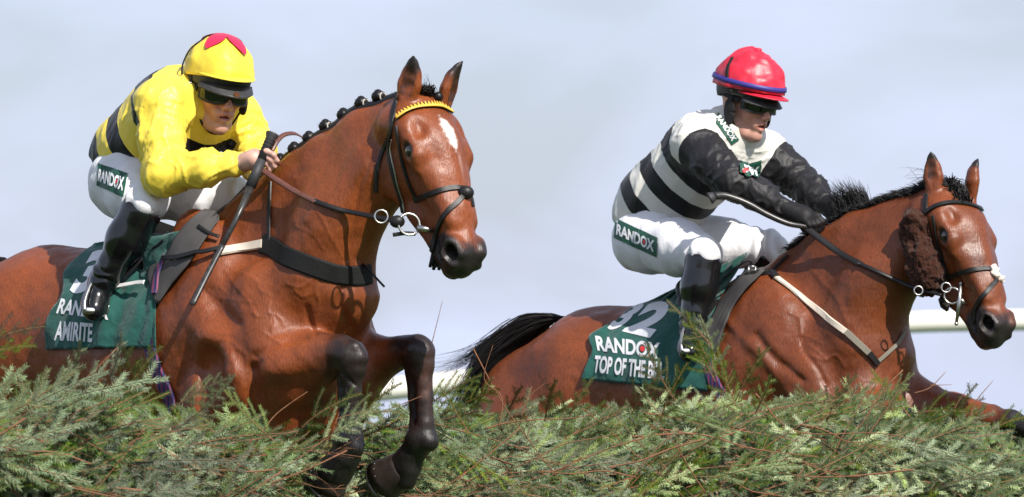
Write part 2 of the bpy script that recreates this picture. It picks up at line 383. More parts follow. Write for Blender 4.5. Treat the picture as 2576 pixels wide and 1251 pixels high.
def head_paint(P, N, col, h, star=None, muzzle=.0):
    q = h.inv(P); u, v, w_ = q.T; w_ = w_/1.19; hd = (u > -.1) & (np.abs(w_) < .14) & (v > -.25) & (v < .12) & (u < .7)
    n1 = fbm(P, 25, 5, 3)
    def mixc(c, t): col[hd] = col[hd]*(1-t[hd, None])+np.array(c)*t[hd, None]
    # dark skin of the muzzle, lips and nostrils
    dn = np.sqrt((u-.59)**2+(v+.14)**2*1.0)
    mixc((.020, .015, .015), sm(-dn+.015*n1, -.105-muzzle, -.070-muzzle))
    for g in (-1, 1):
        dn = np.sqrt((u-.554)**2+((v+.066)*1.3)**2+((w_-.062*g)*.8)**2); mixc((.026, .02, .020), 1-sm(dn+.004*n1, .030, .046))
        dn = np.sqrt((u-.552)**2+((v+.066)*1.4)**2+((w_-.052*g)*.9)**2); mixc((.006, .004, .004), 1-sm(dn, .016, .026))
        de = np.sqrt((u-.182)**2+((v+.060)*1.25)**2+((w_-.100*g)*.6)**2); mixc((.020, .013, .012), 1-sm(de, .024, .038))
    lv = sm(u, .25, .5)*.0
    # ears: dark rims and tips
    return col

# ============ the near horse
H1 = Frame(585, 520, 0., 43)
hp1 = H1.q(1090, 238, 0.); HD1 = HeadFrame(hp1, 5, 66, .92)
s = Solid()
lat = np.array([0, 1., 0])
# trunk
s.chain([((.02, 0, -.40), .32), ((-.35, 0, -.47), .325), ((-.75, 0, -.45), .30)], .08, lat, .84)
s.chain([((.14, 0, -.12), .075), ((.02, 0, -.095), .07), ((-.12, 0, -.145), .08), ((-.30, 0, -.27), .11), ((-.65, 0, -.34), .18)], .09, lat, .8)
s.chain([((-.62, 0, -.37), .21), ((-.85, 0, -.375), .235), ((-1.08, 0, -.40), .15)], .10)
for g in (-1, 1):
    s.ell((-.92, .14*g, -.45), (.25, .13, .26), .08)
    s.chain([((-.98, .15*g, -.55), .17), ((-.90, .17*g, -.85), .13), ((-1.12, .15*g, -1.15), .07), ((-1.20, .14*g, -1.45), .04)], .06)
# shoulders, chest
for g in (-1, 1):
    s.ell((.06, .155*g, -.30), (.15, .085, .30), .08, [(1, 0, .35), (0, 1, 0), (-.35, 0, 1)])
    s.ell((-.06, .18*g, -.48), (.17, .09, .20), .07)
    s.chain([((.26, .13*g, -.42), .135), ((.16, .17*g, -.60), .12), ((.02, .17*g, -.72), .10)], .05)
    s.chain([((.34, .085*g, -.36), .12), ((.395, .085*g, -.54), .125), ((.34, .085*g, -.70), .10)], .03)
    s.chain([((.28, .15*g, -.28), .09), ((.345, .165*g, -.46), .10)], .05)
s.chain([((.22, 0, -.40), .20), ((.16, 0, -.64), .17)], .08)
# neck
q = H1.q
s.chain([(q(1010, 350), .11), (q(935, 420), .14), (q(850, 500), .175), (q(770, 590), .21), (q(700, 670), .25)], .06, lat, .54)
s.chain([(q(985, 300), .045), (q(905, 335), .045), (q(825, 392), .045), (q(750, 455), .05), (q(650, 530), .07)], .08, lat, .8)   # crest
s.chain([(q(905, 520, 0.), .06), (q(850, 620), .085), (q(850, 740), .13)], .08)
for g in (-1, 1): s.chain([(q(945, 430, .04*g), .07), (q(845, 550, .055*g), .09), (q(790, 690, .07*g), .12)], .10)
horse_head(s, HD1, [(H1.q(1021, 250, .055), H1.q(1041, 141, .062), .036, nrm(HD1.U*.55+HD1.Wd*.75)),
                    (H1.q(1121, 262, -.075), H1.q(1160, 154, -.095), .036, nrm(HD1.U*.9-HD1.Wd*.15))])
# forelegs, folded
s.chain([(H1.k('D', -60, 380, .20), .075), (H1.k('D', 20, 520, .225), .070), (H1.k('D', 75, 660, .235), .062), (H1.k('D', 105, 790, .22), .052)], .035)           # elbow fold
s.chain([(q(678, 965, .165), .095), (q(735, 930, .16), .098), (q(800, 900, .15), .074), (q(850, 884, .145), .056)], .04)
s.cone(H1.k('D', 190, 760, .27), H1.k('D', 580, 700, .23), .05, .045, .035, sub=True); s.cone(H1.k('D', -60, 600, .30), H1.k('D', -30, 860, .30), .055, .06, .05, sub=True); s.cone(H1.k('D', 165, 640, .27), H1.k('D', 175, 800, .27), .022, .03, .02, sub=True)
s.chain([(q(862, 884, .145), .046), (q(882, 896, .145), .046), (q(884, 930, .145), .037)], .02)
s.ball(q(903, 900, .145), .027, .015); s.ball(q(898, 928, .145), .024, .015); s.ball(q(868, 912, .145), .028, .02); s.ball(q(893, 874, .155), .020, .015)
s.chain([(q(890, 930, .145), .028), (q(889, 990, .14), .023), (q(888, 1060, .14), .023), (q(886, 1105, .14), .034)], .012); s.chain([(q(868, 925, .145), .024), (q(866, 990, .14), .016), (q(866, 1060, .14), .017), (q(868, 1105, .14), .030)], .010)
s.chain([(q(881, 1112, .14), .046), (q(893, 1128, .14), .030)], .02); s.chain([(q(878, 1120, .14), .040), (q(853, 1162, .14), .036)], .02)
s.chain([(q(868, 1150, .14), .05), (q(842, 1188, .14), .058)], .012)
s.chain([(q(770, 1000, -.15), .115), (q(850, 950, -.15), .10), (q(930, 908, -.15), .073), (q(1005, 885, -.15), .055)], .04)
s.chain([(q(1030, 880, -.15), .047), (q(1052, 886, -.15), .047), (q(1058, 925, -.15), .036)], .02)
s.ball(q(1070, 890, -.15), .024, .015); s.ball(q(1072, 918, -.15), .022, .015); s.ball(q(1042, 908, -.15), .026, .02); s.ball(q(1052, 862, -.15), .022, .015)
s.chain([(q(1064, 935, -.15), .028), (q(1067, 1000, -.15), .024), (q(1070, 1070, -.15), .024), (q(1068, 1100, -.15), .036)], .012); s.chain([(q(1040, 930, -.15), .026), (q(1042, 1000, -.15), .017), (q(1046, 1070, -.15), .018), (q(1050, 1100, -.15), .032)], .010)
s.chain([(q(1060, 1108, -.15), .043), (q(1078, 1113, -.15), .030)], .02)
s.chain([(q(1052, 1118, -.15), .040), (q(1034, 1145, -.15), .037), (q(1012, 1172, -.15), .043)], .018)
s.chain([(q(1030, 1178, -.15), .036), (q(1022, 1208, -.15), .030)], .015)
def hoof(fr, pts, lat_, mat_, mshoe, parent):
    """hoof wall and shoe: coronet centre, toe-sole centre"""
    c, e = [fr.W(p) for p in pts]; T = nrm(e-c); side = fr.W(lat_)-fr.O; A = nrm(side-T*(side@T)); B_ = np.cross(T, A); m = MB(); n = 28; V = []
    prof = [(-.04, .94), (0, 1.0), (.04, 1.03), (.35, 1.12), (.7, 1.24), (1.0, 1.36), (1.0, 1.2), (.96, .0)]; Lh = np.linalg.norm(e-c)
    for x, rr in prof:
        for j in range(n):
            a = 2*math.pi*j/n; ca, sa = math.cos(a), math.sin(a)
            V.append(c+T*Lh*x*(1 - .18*(ca < 0)*abs(ca)*x)+(A*sa*.046+B_*ca*.052)*rr*(1+.004*math.sin(40*x)))
    m.add(V, [(i*n+j, i*n+(j+1) % n, (i+1)*n+(j+1) % n, (i+1)*n+j) for i in range(len(prof)-1) for j in range(n)])
    ho = m.build('hoof', mat_, parent)
    sh = MB(); pts_ = [e+(A*math.sin(a)*.059+B_*math.cos(a)*.066)+T*.004 for a in np.linspace(-2.5, 2.5, 22)]
    sh.tube(pts_, .0045, 6); sh.build('horseshoe', mshoe, ho if False else parent)
    nl = MB()
    for a in (-1.5, -1.1, -.75, .75, 1.1, 1.5):
        nl.ball(c+T*Lh*.72+(A*math.sin(a)*.046+B_*math.cos(a)*.052)*1.25, .0026, 6)
    nl.build('horseshoe_nails', mshoe, parent)
def paint1(P, N):
    col = np.tile(BAY, (len(P), 1)); n1 = fbm(P, 9, 21, 3)[:, None]
    col = col*(1+.16*n1)
    W_ = H1.W(P); pu = 1288+FPX*(W_[:, 0]-CAM[0])/((W_-CAM)@FW); pv = 625.5-FPX*((W_-CAM)@UP)/((W_-CAM)@FW)
    nn = fbm(P, 16, 4, 3)
    d = H1.q(884, 900, .145); d2 = H1.q(1054, 890, -.15)
    # black points: from just above each knee down
    for kn, y0, x0 in ((d, .145, 0), (d2, -.15, 0)):
        rel = P-kn; side = np.abs(P[:, 1]-y0) < .10
        m1 = side & (P[:, 0] > kn[0]-.22) & (P[:, 2] < kn[2]+.09) & (P[:, 2] > kn[2]-.6)
        t = sm(P[:, 0]+.05*nn-.25*np.minimum(rel[:, 2], 0)*1.0, kn[0]-.17, kn[0]-.01)*m1
        low = sm(-(rel[:, 2])+.05*nn, .10, .20)*m1*(P[:, 0] > kn[0]-.12)
        t = np.maximum(t, low)
        col = col*(1-t[:, None])+(BLACK*np.array([1.3, 1.0, .9]))*t[:, None]
        t = sm(-rel[:, 2], .16, .26)*m1; col = col*(1-t[:, None])+BLACK*.8*t[:, None]
        if y0 < 0:     # brown showing through on the front of the cannon
            t = np.exp(-((rel[:, 2]+.10)/.10)**2)*sm(nn, -.3, .5)*m1*.5*sm(P[:, 0], kn[0]-.03, kn[0]+.02); col = col*(1-t[:, None])+np.array([.10, .04, .028])*t[:, None]
    # under the forearm, inside the legs: darker hair
    col = head_paint(P, N, col, HD1, muzzle=.048)
    q_ = HD1.inv(P); u, v, w_ = q_.T
    # ears
    for b0, t0 in ((H1.q(1021, 250, .055), H1.q(1041, 141, .062)), (H1.q(1121, 262, -.075), H1.q(1160, 154, -.095))):
        e = t0-b0; L_ = np.linalg.norm(e); e = e/L_; x = ((P-b0)@e)/L_; r_ = np.linalg.norm(P-b0-np.outer((P-b0)@e, e), axis=1)
        t = sm(x+.12*nn, .52, .82)*(r_ < .07)*(x < 1.3); col = col*(1-t[:, None])+BLACK*t[:, None]
        inn = (r_ < .024)*(x > .1)*(x < .9)*sm((N@nrm(HD1.U)), -.1, .3)*.75; col = col*(1-inn[:, None])+np.array([.02, .013, .012])*inn[:, None]
    # the white star with its trailing end
    star = (v > -.06) & (N@HD1.V > .15)
    cx = .012+.10*(u-.14); ww = .022*np.clip(1-np.abs((u-.150)/.060)**2.2, 0, 1)**.6
    t = sm(ww-np.abs(w_+cx-.01)+.005*fbm(P, 150, 9, 3), -.009, .014)*star*(np.abs(u-.150) < .075)
    tr = np.exp(-((w_+.022)/.008)**2)*sm(u, .2, .24)*(1-sm(u, .24, .34))*.14*star; t = np.maximum(t, tr)
    col = col*(1-t[:, None])+np.array([.80, .76, .72])*t[:, None]
    return col
V1 = [([K('D', *p) for p in pl], w_, hh) for pl, w_, hh in [
    ([(165, 830), (160, 720), (155, 640), (190, 590)], .018, -.010), ([(-60, 250), (0, 330), (70, 400)], .030, -.018), ([(620, 200), (590, 300), (640, 420)], .014, -.014),
    ([(430, 330), (440, 400), (470, 440)], .012, -.010), ([(180, 560), (300, 500), (420, 470)], .014, -.010), ([(-90, 640), (-100, 760), (-80, 860)], .030, -.020), ([(40, 520), (90, 640), (110, 760)], .030, .012),
    ([(545, 690), (590, 640), (660, 700)], .006, -.008),
    ([(160, 350), (200, 370), (235, 350), (290, 370), (320, 420)], .005, .004), ([(180, 370), (170, 410), (120, 450)], .005, .003),
    ([(480, 170), (470, 240), (485, 300), (470, 400), (490, 450)], .007, .006), ([(330, 210), (390, 225), (440, 200), (470, 170)], .006, .005),
    ([(370, 240), (400, 270), (450, 260)], .005, .004), ([(0, 220), (40, 270), (20, 330)], .005, .003), ([(210, 440), (250, 470), (300, 500)], .006, .004),
    ([(0, 480), (60, 490), (90, 520), (60, 560), (80, 640), (50, 700)], .008, .006), ([(90, 520), (130, 560), (140, 640)], .007, .005),
    ([(250, 280), (240, 340), (270, 390), (255, 440)], .005, .003), ([(120, 160), (180, 190), (200, 240), (260, 270)], .005, .003)]]
V1 += [([K('C', *p) for p in pl], w_, hh) for pl, w_, hh in [
    ([(1010, 430), (1060, 470), (1130, 480), (1250, 500)], .005, .003), ([(1100, 340), (1140, 400), (1200, 470), (1250, 560)], .006, .004),
    ([(960, 520), (990, 580), (960, 640), (1000, 700)], .005, .003)]]
V1 += [([K('B', *p) for p in pl], w_, hh) for pl, w_, hh in [
    ([(560, 900), (545, 1000), (500, 1090)], .014, -.010),
    ([(500, 540), (440, 640), (400, 740), (330, 800), (250, 900)], .009, .004), ([(560, 600), (510, 720), (490, 830), (470, 950), (440, 1090)], .010, -.007),
    ([(370, 600), (300, 660), (200, 700)], .006, .003), ([(290, 830), (330, 900), (380, 1000), (420, 1080)], .006, .004), ([(200, 930), (280, 970), (330, 1040)], .005, .003)]]
me, P1, F1 = finish_horse(s, H1, HD1, paint1, V1, 'horse_body')
horse1 = thing('horse', at(585, 1100, .1), 'bay horse with plaited black mane and a white star, knees folded over the fence', 'horse')
body1 = link('body', me, horse1)

# ============ the far horse
H2 = Frame(1975, 650, 2.8, 38)
hp2 = H2.q(2416, 468, 0.); HD2 = HeadFrame(hp2, 7, 63, .93)
s = Solid(); q = H2.q
s.chain([((.02, 0, -.40), .32), ((-.35, 0, -.48), .325), ((-.75, 0, -.48), .30)], .08, lat, .84)
s.chain([((.12, 0, -.12), .075), ((.0, 0, -.10), .07), ((-.13, 0, -.15), .08), ((-.30, 0, -.29), .11), ((-.65, 0, -.39), .18)], .09, lat, .8)
s.chain([((-.60, 0, -.43), .21), ((-.84, 0, -.43), .225), ((-1.12, 0, -.50), .18)], .10)
for g in (-1, 1):
    s.ell((-.98, .14*g, -.60), (.29, .13, .29), .08)
    s.chain([((-1.04, .15*g, -.62), .19), ((-1.0, .17*g, -.85), .16), ((-1.12, .15*g, -1.15), .07), ((-1.2, .14*g, -1.45), .045)], .06)
    s.ell((.06, .155*g, -.32), (.16, .085, .28), .08, [(1, 0, .35), (0, 1, 0), (-.35, 0, 1)])
    s.chain([((-.03, .19*g, -.36), .07), ((-.03, .20*g, -.55), .08), ((.10, .19*g, -.76), .075), ((.22, .18*g, -.92), .06)], .05)
    s.chain([((.24, .14*g, -.42), .12), ((.30, .15*g, -.62), .11), ((.33, .15*g, -.80), .10)], .05)
    s.chain([((.36, .08*g, -.36), .11), ((.40, .08*g, -.55), .12), ((.35, .08*g, -.74), .11)], .03)
s.chain([((.20, 0, -.45), .20), ((.12, 0, -.66), .16)], .08)
s.chain([(q(2335, 570), .11), (q(2265, 612), .14), (q(2190, 665), .175), (q(2130, 730), .21), (q(2085, 800), .25)], .06, lat, .54)
s.chain([(q(2320, 530), .045), (q(2245, 565), .045), (q(2165, 600), .05), (q(2085, 635), .055), (q(2005, 675), .065)], .08, lat, .8)
s.chain([(q(2240, 705), .06), (q(2200, 790), .09), (q(2200, 880), .13)], .08)
for g in (-1, 1): s.chain([(q(2280, 630, .04*g), .07), (q(2200, 720, .055*g), .09), (q(2150, 830, .07*g), .12)], .10)
EAR2 = ((H2.k('F', 808, 300, .055), H2.k('F', 797, 118, .06)), (H2.k('F', 1000, 318, -.07), H2.k('F', 1022, 150, -.09)))
horse_head(s, HD2, [(*EAR2[0], .033, nrm(HD2.U*.7+HD2.Wd*.6)), (*EAR2[1], .030, nrm(HD2.U*.45-HD2.Wd*.8))])
s.chain([(q(2240, 1000, -.12), .12), (q(2320, 1025, -.15), .085), (q(2400, 1040, -.15), .060), (q(2490, 1052, -.15), .048)], .05)       # far foreleg reaching
s.chain([(q(2500, 1055, -.15), .044), (q(2540, 1062, -.15), .045)], .02)
s.chain([(q(2545, 1064, -.15), .042), (q(2620, 1092, -.15), .032), (q(2690, 1130, -.15), .040), (q(2740, 1150, -.15), .036), (q(2775, 1175, -.15), .045)], .02)
s.chain([(q(2200, 1070, .14), .11), (q(2290, 1105, .14), .085), (q(2390, 1125, .14), .055), (q(2430, 1135, .14), .055), (q(2440, 1200, .14), .035), (q(2430, 1280, .14), .04), (q(2410, 1315, .14), .05)], .04)
def paint2(P, N):
    col = np.tile(BAY*np.array([.78, .80, .9]), (len(P), 1)); n1 = fbm(P, 8, 31, 3); col = col*(1+.18*n1[:, None])
    t = sm(-P[:, 0], -.2, .7)*.22; col = col*(1+np.outer(t, [1.0, 1.0, .8]))        # redder quarters
    nn = fbm(P, 16, 4, 3)
    # darker patch on the near flank by the tail
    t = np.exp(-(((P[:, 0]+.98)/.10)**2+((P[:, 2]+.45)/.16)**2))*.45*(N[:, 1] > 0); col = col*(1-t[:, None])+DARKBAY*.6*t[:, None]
    kn = H2.q(2545, 1046, -.15); m1 = (P[:, 0] > kn[0]-.25) & (P[:, 2] < kn[2]+.12)
    t = sm(P[:, 0]+.04*nn, kn[0]-.10, kn[0]+.02)*m1; col = col*(1-t[:, None])+BLACK*t[:, None]
    t = sm(P[:, 0], .56, .64)*(P[:, 1] > .03)*(P[:, 2] < -.45); col = col*(1-t[:, None])+BLACK*t[:, None]
    col = head_paint(P, N, col, HD2, muzzle=.040)
    q_ = HD2.inv(P); u, v, w_ = q_.T
    t = np.exp(-(((u-.30)/.07)**2+((np.abs(w_)-.045)/.03)**2))*.45*(v > -.09)*(u > .1); col = col*(1-t[:, None])+np.array([.05, .028, .024])*t[:, None]
    for b0, t0 in EAR2:
        e = t0-b0; L_ = np.linalg.norm(e); e = e/L_; x = ((P-b0)@e)/L_; r_ = np.linalg.norm(P-b0-np.outer((P-b0)@e, e), axis=1)
        t = sm(x+.08*nn, .66, .84)*(r_ < .07)*(x < 1.3); col = col*(1-t[:, None])+BLACK*t[:, None]
        if b0 is EAR2[0][0]:
            inn = (r_ < .016)*(x > .15)*(x < .75)*sm((N@nrm(HD2.U)), -.1, .3)*.8; col = col*(1-inn[:, None])+np.array([.02, .013, .012])*inn[:, None]
    return col
V2 = [([K('H', *p) for p in pl], w_, hh) for pl, w_, hh in [
    ([(520, 380), (600, 390), (650, 370), (730, 430)], .006, .004), ([(450, 470), (500, 458), (560, 470), (620, 500)], .006, .004),
    ([(460, 350), (500, 370), (515, 400), (520, 480)], .008, .006), ([(530, 500), (550, 550), (600, 570), (640, 580), (600, 540), (560, 510)], .006, .005),
    ([(520, 470), (540, 540), (600, 620), (640, 700)], .012, -.008), ([(640, 580), (690, 560), (735, 620)], .006, .005),
    ([(300, 460), (380, 560), (520, 680)], .018, -.012), ([(560, 130), (620, 200), (700, 290), (740, 400)], .012, .005),
    ([(170, 400), (240, 480), (330, 560), (420, 680), (470, 760)], .022, .010)]]
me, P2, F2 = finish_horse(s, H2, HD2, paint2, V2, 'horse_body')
horse2 = thing('horse', at(1975, 1150, 2.9), 'bay horse with loose windblown black mane and brown sheepskin cheekpiece, behind the fence', 'horse')
body2 = link('body', me, horse2)

# ------------------------------------------------------------------ ground and running rail
M['grass'] = mat('grass', (.05, .09, .025), .9, spec=.1, vary=(3, .3), bump=(30, .6, .03, 6))
def ground_z(x, y): return .0+.35*sm(np.asarray(y, float), 8, 22)+.05*np.sin(np.asarray(x)*.11)*sm(np.asarray(y, float), 8, 22)
gx = np.concatenate([np.linspace(-3000, -60, 8)[:-1], np.linspace(-60, 60, 61), np.linspace(60, 3000, 8)[1:]])
gy = np.concatenate([np.linspace(-600, -40, 4)[:-1], np.linspace(-40, 60, 51), np.linspace(60, 3500, 10)[1:]])
GX, GY = np.meshgrid(gx, gy, indexing='ij'); GP = np.stack([GX.ravel(), GY.ravel(), ground_z(GX, GY).ravel()], 1)
n_, m_ = len(gx), len(gy); I_ = np.arange(n_*m_).reshape(n_, m_)
tag(link('ground', mesh_np('ground', GP, np.stack([I_[:-1, :-1], I_[1:, :-1], I_[1:, 1:], I_[:-1, 1:]], -1).reshape(-1, 4), M['grass'])), kind='structure')
M['rail'] = mat('white_plastic', (.74, .71, .64), .45, spec=.4, vary=(8, .05))
rp = spline([at(u, v, y) for u, v, y in ((-900, 1075, 22), (300, 1035, 24), (1080, 968, 27), (1500, 905, 28.5), (1900, 851, 30), (2280, 812, 30), (2900, 803, 31), (3600, 796, 34), (4600, 790, 40))], 10)
rail = thing('running_rail', (float(rp[40][0]), float(rp[40][1]), float(ground_z(0, rp[40][1]))), 'white plastic running rail curving across behind the horses', 'rail')
m = MB(); m.tube(rp, [.080]*len(rp), 14)
for i in range(len(m.v)): pass
m.build('rail_tube', M['rail'], rail)
for k in range(4, len(rp)-1, 9):
    p = rp[k]; m = MB(); pp = p+np.array([0, .10, 0]); m.tube([(p[0], p[1]+.03, p[2]-.02), (p[0], p[1]+.22, p[2]-.22), (p[0], p[1]+.30, float(ground_z(p[0], p[1]))-.1)], .032, 8); m.build('rail_post', M['rail'], rail)
# ------------------------------------------------------------------ eyes
M['eye'] = mat('horse_eye', (.010, .006, .005), .06, spec=.8, coat=1.)
for fr, h, ho in ((H1, HD1, horse1), (H2, HD2, horse2)):
    for g in (-1, 1):
        m = MB(); c = fr.W(h(.182, -.063, .103*g)); m.ball(c, .0285*h.s, 18); m.build('eye', M['eye'], ho)

# ------------------------------------------------------------------ the spruce fence
def needle_mat():
    m = bpy.data.materials.new('spruce_needles'); m.use_nodes = True; t = m.node_tree; b = t.nodes['Principled BSDF']; Lk = t.links.new
    a = t.nodes.new('ShaderNodeAttribute'); a.attribute_name = 'Col'; g = t.nodes.new('ShaderNodeNewGeometry'); oi = t.nodes.new('ShaderNodeObjectInfo')
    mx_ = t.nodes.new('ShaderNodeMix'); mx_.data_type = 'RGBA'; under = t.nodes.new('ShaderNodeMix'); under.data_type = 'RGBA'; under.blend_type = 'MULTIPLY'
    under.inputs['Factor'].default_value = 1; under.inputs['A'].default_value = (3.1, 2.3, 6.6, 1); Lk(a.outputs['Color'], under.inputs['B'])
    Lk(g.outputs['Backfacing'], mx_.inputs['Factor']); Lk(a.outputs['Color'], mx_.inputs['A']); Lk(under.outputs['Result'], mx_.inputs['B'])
    hs = t.nodes.new('ShaderNodeHueSaturation'); Lk(mx_.outputs['Result'], hs.inputs['Color'])
    r1 = t.nodes.new('ShaderNodeMapRange'); r1.inputs['To Min'].default_value = .38; r1.inputs['To Max'].default_value = 1.45; Lk(oi.outputs['Random'], r1.inputs[0]); Lk(r1.outputs[0], hs.inputs['Value'])
    r2 = t.nodes.new('ShaderNodeMath'); r2.operation = 'MULTIPLY'; r2.inputs[1].default_value = 7.31; Lk(oi.outputs['Random'], r2.inputs[0])
    r3 = t.nodes.new('ShaderNodeMath'); r3.operation = 'FRACT'; Lk(r2.outputs[0], r3.inputs[0])
    r4 = t.nodes.new('ShaderNodeMapRange'); r4.inputs['To Min'].default_value = .70; r4.inputs['To Max'].default_value = 1.3; Lk(r3.outputs[0], r4.inputs[0]); Lk(r4.outputs[0], hs.inputs['Saturation'])
    Lk(hs.outputs[0], b.inputs['Base Color']); b.inputs['Roughness'].default_value = .5; b.inputs['Specular IOR Level'].default_value = .3
    return m
M['needle'] = needle_mat()
M['twig'] = mat('spruce_bark', (.20, .090, .046), .75, spec=.3, vary=(60, .3))
def frond_mesh(seed, Ln=.30, nside=16, side0=.10, needles=True, nl=.0185):
    r = np.random.default_rng(seed); V = []; F = []; Cn = []; MI = []
    def tube(a, b, ra, rb):
        T = nrm(b-a); n = nrm(np.cross(T, [0.1, .3, .9])); bb = np.cross(T, n); k = len(V)
        for p, rr in ((a, ra), (b, rb)):
            for j in range(3): V.append(p+rr*(math.cos(2.094*j)*n+math.sin(2.094*j)*bb)); Cn.append((.25, .11, .055))
        for j in range(3): F.append((k+j, k+(j+1) % 3, k+3+(j+1) % 3)); F.append((k+j, k+3+(j+1) % 3, k+3+j)); MI.extend([1, 1])
    def shoot(pts, r0, n_per, tone, start=.0):
        pts = np.array(pts)
        for i in range(len(pts)-1): tube(pts[i], pts[i+1], r0*(1-.6*i/len(pts)), r0*(1-.6*(i+1)/len(pts)))
        seg = np.linalg.norm(np.diff(pts, axis=0), axis=1); tot = seg.sum(); n = int(tot*(1-start)/(n_per*1.12))
        for j in range(n):
            for sgn in (-1, 1):
                x = (start+(1-start)*(j+r.random()*.9)/n)*tot; i = 0
                while i < len(seg)-1 and x > seg[i]: x -= seg[i]; i += 1
                p = pts[i]+(pts[i+1]-pts[i])*x/seg[i]; T = nrm(pts[i+1]-pts[i]); sd = nrm(np.cross([0, 0, 1], T)); up = np.cross(T, sd)
                fr_ = (j/n); ang = R(62-22*fr_+r.normal(0, 7)); el = R(r.normal(16, 16)); ln = nl*(1-.25*fr_)*r.uniform(.8, 1.12)
                d = T*math.cos(ang)+(sd*sgn*math.cos(el)+up*math.sin(el))*math.sin(ang); wv = nrm(np.cross(d, up))*.00105
                k = len(V); V.extend([p-wv, p+wv, p+d*ln*.55+wv*.8-up*.0006, p+d*ln-up*.0012]); c = tone*r.uniform(.75, 1.3)
                Cn.extend([tuple(c)]*4)
                F.append((k, k+1, k+2)); F.append((k, k+2, k+3)); MI.extend([0, 0])
    base_ = np.array([.048, .090, .016]) if seed % 3 else np.array([.074, .125, .020])
    droop = r.uniform(-.25, .1); cur = r.uniform(-.25, .25)
    main = [np.array([x*Ln, cur*Ln*x*x, droop*Ln*x*x]) for x in np.linspace(0, 1, 8)]
    shoot(main, .0026, .0024, base_, .25)
    for i in range(nside):
        x = .10+.85*i/nside; k = x*7; i0 = int(k); p = main[i0]+(main[min(i0+1, 7)]-main[i0])*(k-i0)
        sg = 1 if i % 2 else -1; a = R(r.uniform(38, 58))*sg; ls = side0*(1-.72*x)*r.uniform(.6, 1.2)
        d = np.array([math.cos(a), math.sin(a), r.uniform(-.25, .12)]); bend = np.array([.25*ls, 0, -.12*ls])
        shoot([p, p+d*ls*.5+bend*.25, p+d*ls+bend], .0009, .0026, base_*r.uniform(.8, 1.35))
    me = bpy.data.meshes.new('spruce_branch'); me.from_pydata([tuple(v) for v in V], [], F)
    a = me.color_attributes.new('Col', 'FLOAT_COLOR', 'POINT'); a.data.foreach_set('color', np.concatenate([np.array(Cn), np.ones((len(V), 1))], 1).astype(np.float32).ravel())
    me.materials.append(M['needle']); me.materials.append(M['twig']); me.polygons.foreach_set('material_index', np.array(MI, np.int32)); return me
FR = [frond_mesh(i, Ln, ns, sd) for i, (Ln, ns, sd) in enumerate([(.30, 9, .11), (.26, 7, .10), (.34, 10, .10), (.22, 6, .08), (.30, 8, .13), (.38, 9, .10), (.16, 4, .06)])]
tops = [(-300, 1020), (0, 1030), (200, 1045), (420, 1075), (640, 1115), (860, 1125), (1000, 1095), (1150, 1065), (1300, 1100), (1480, 1110), (1640, 1100), (1760, 1060), (1900, 1085), (2100, 1080), (2290, 1090), (2420, 1125), (2576, 1140), (3000, 1140)]
def top_v(u): return float(np.interp(u, [a for a, b in tops], [b for a, b in tops]))+10*math.sin(u*.021)+8*math.sin(u*.047+1.3)-22*min(1, max(0, (u-1150)/200))
def proj(P): d = np.asarray(P)-CAM; z = d@FW; return 1288+FPX*d[0]/z, 625.5-FPX*(d@UP)/z
def fence_pt(s_, t_, drop):
    """point on the brush: s_ through its thickness, t_ along it, drop below its local top"""
    p = H1.W([s_, t_, 0]); u, _ = proj(p); p = H1.W([s_-.16*math.exp(-((u-965)/150)**2), t_, 0]); v = top_v(u)+8+drop*800; k = H1.W([.55, t_, 0]); z0 = at(u, v, k[1])[2]
    return np.array([p[0], p[1], z0])
fence = thing('brush_fence', (float(H1.W([.1, 0, 0])[0]), float(H1.W([.1, 0, 0])[1]), 0.), 'tall racecourse fence dressed with cut green spruce branches across the foreground', 'fence')
# packed core of the fence: lumpy mass of brush
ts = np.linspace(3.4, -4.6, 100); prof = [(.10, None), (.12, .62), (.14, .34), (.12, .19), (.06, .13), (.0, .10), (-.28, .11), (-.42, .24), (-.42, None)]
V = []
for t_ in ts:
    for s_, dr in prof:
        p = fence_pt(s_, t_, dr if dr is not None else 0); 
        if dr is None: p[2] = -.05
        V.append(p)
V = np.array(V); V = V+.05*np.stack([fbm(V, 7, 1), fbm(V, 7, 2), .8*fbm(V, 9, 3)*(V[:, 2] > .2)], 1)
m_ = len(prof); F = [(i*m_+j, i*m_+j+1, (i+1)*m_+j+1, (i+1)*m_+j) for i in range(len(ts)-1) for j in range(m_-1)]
M['core'] = mat('packed_brush', (.006, .007, .004), .95, spec=.1, vary=(40, .6), bump=(60, 1., .03, 6))  # near-black colour stands in for deep shade between the branches
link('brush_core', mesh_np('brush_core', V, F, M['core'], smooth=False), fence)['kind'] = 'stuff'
def orient(d, n):
    """rotation whose x runs along the branch and whose z is its upper side"""
    x = nrm(d); z = nrm(n-x*(n@x)); y = np.cross(z, x); return Matrix(((x[0], y[0], z[0]), (x[1], y[1], z[1]), (x[2], y[2], z[2])))
def rand_frond(r, front, uphill=0.):
    # along the fence front, pushed outwards a little, rising or drooping
    k_ = 16 if uphill > 0 else 30; phi = r.normal(4 if uphill > 0 else 8, k_) if r.random() < .62 else 180-r.normal(4 if uphill > 0 else 8, k_)
    a = R(phi); out = r.uniform(-.05, .55)
    d = np.array([math.cos(a)*.95, .25*math.cos(a), math.sin(a)*.8+uphill])+H1.f*out*.6+np.array([0, -.2*out, 0])
    n = np.array([r.normal(0, .35), -1+r.normal(0, .25), r.normal(.7, .5)])
    if r.random() < .45: n = -n
    return d, n
r = np.random.default_rng(3)
fronds = []
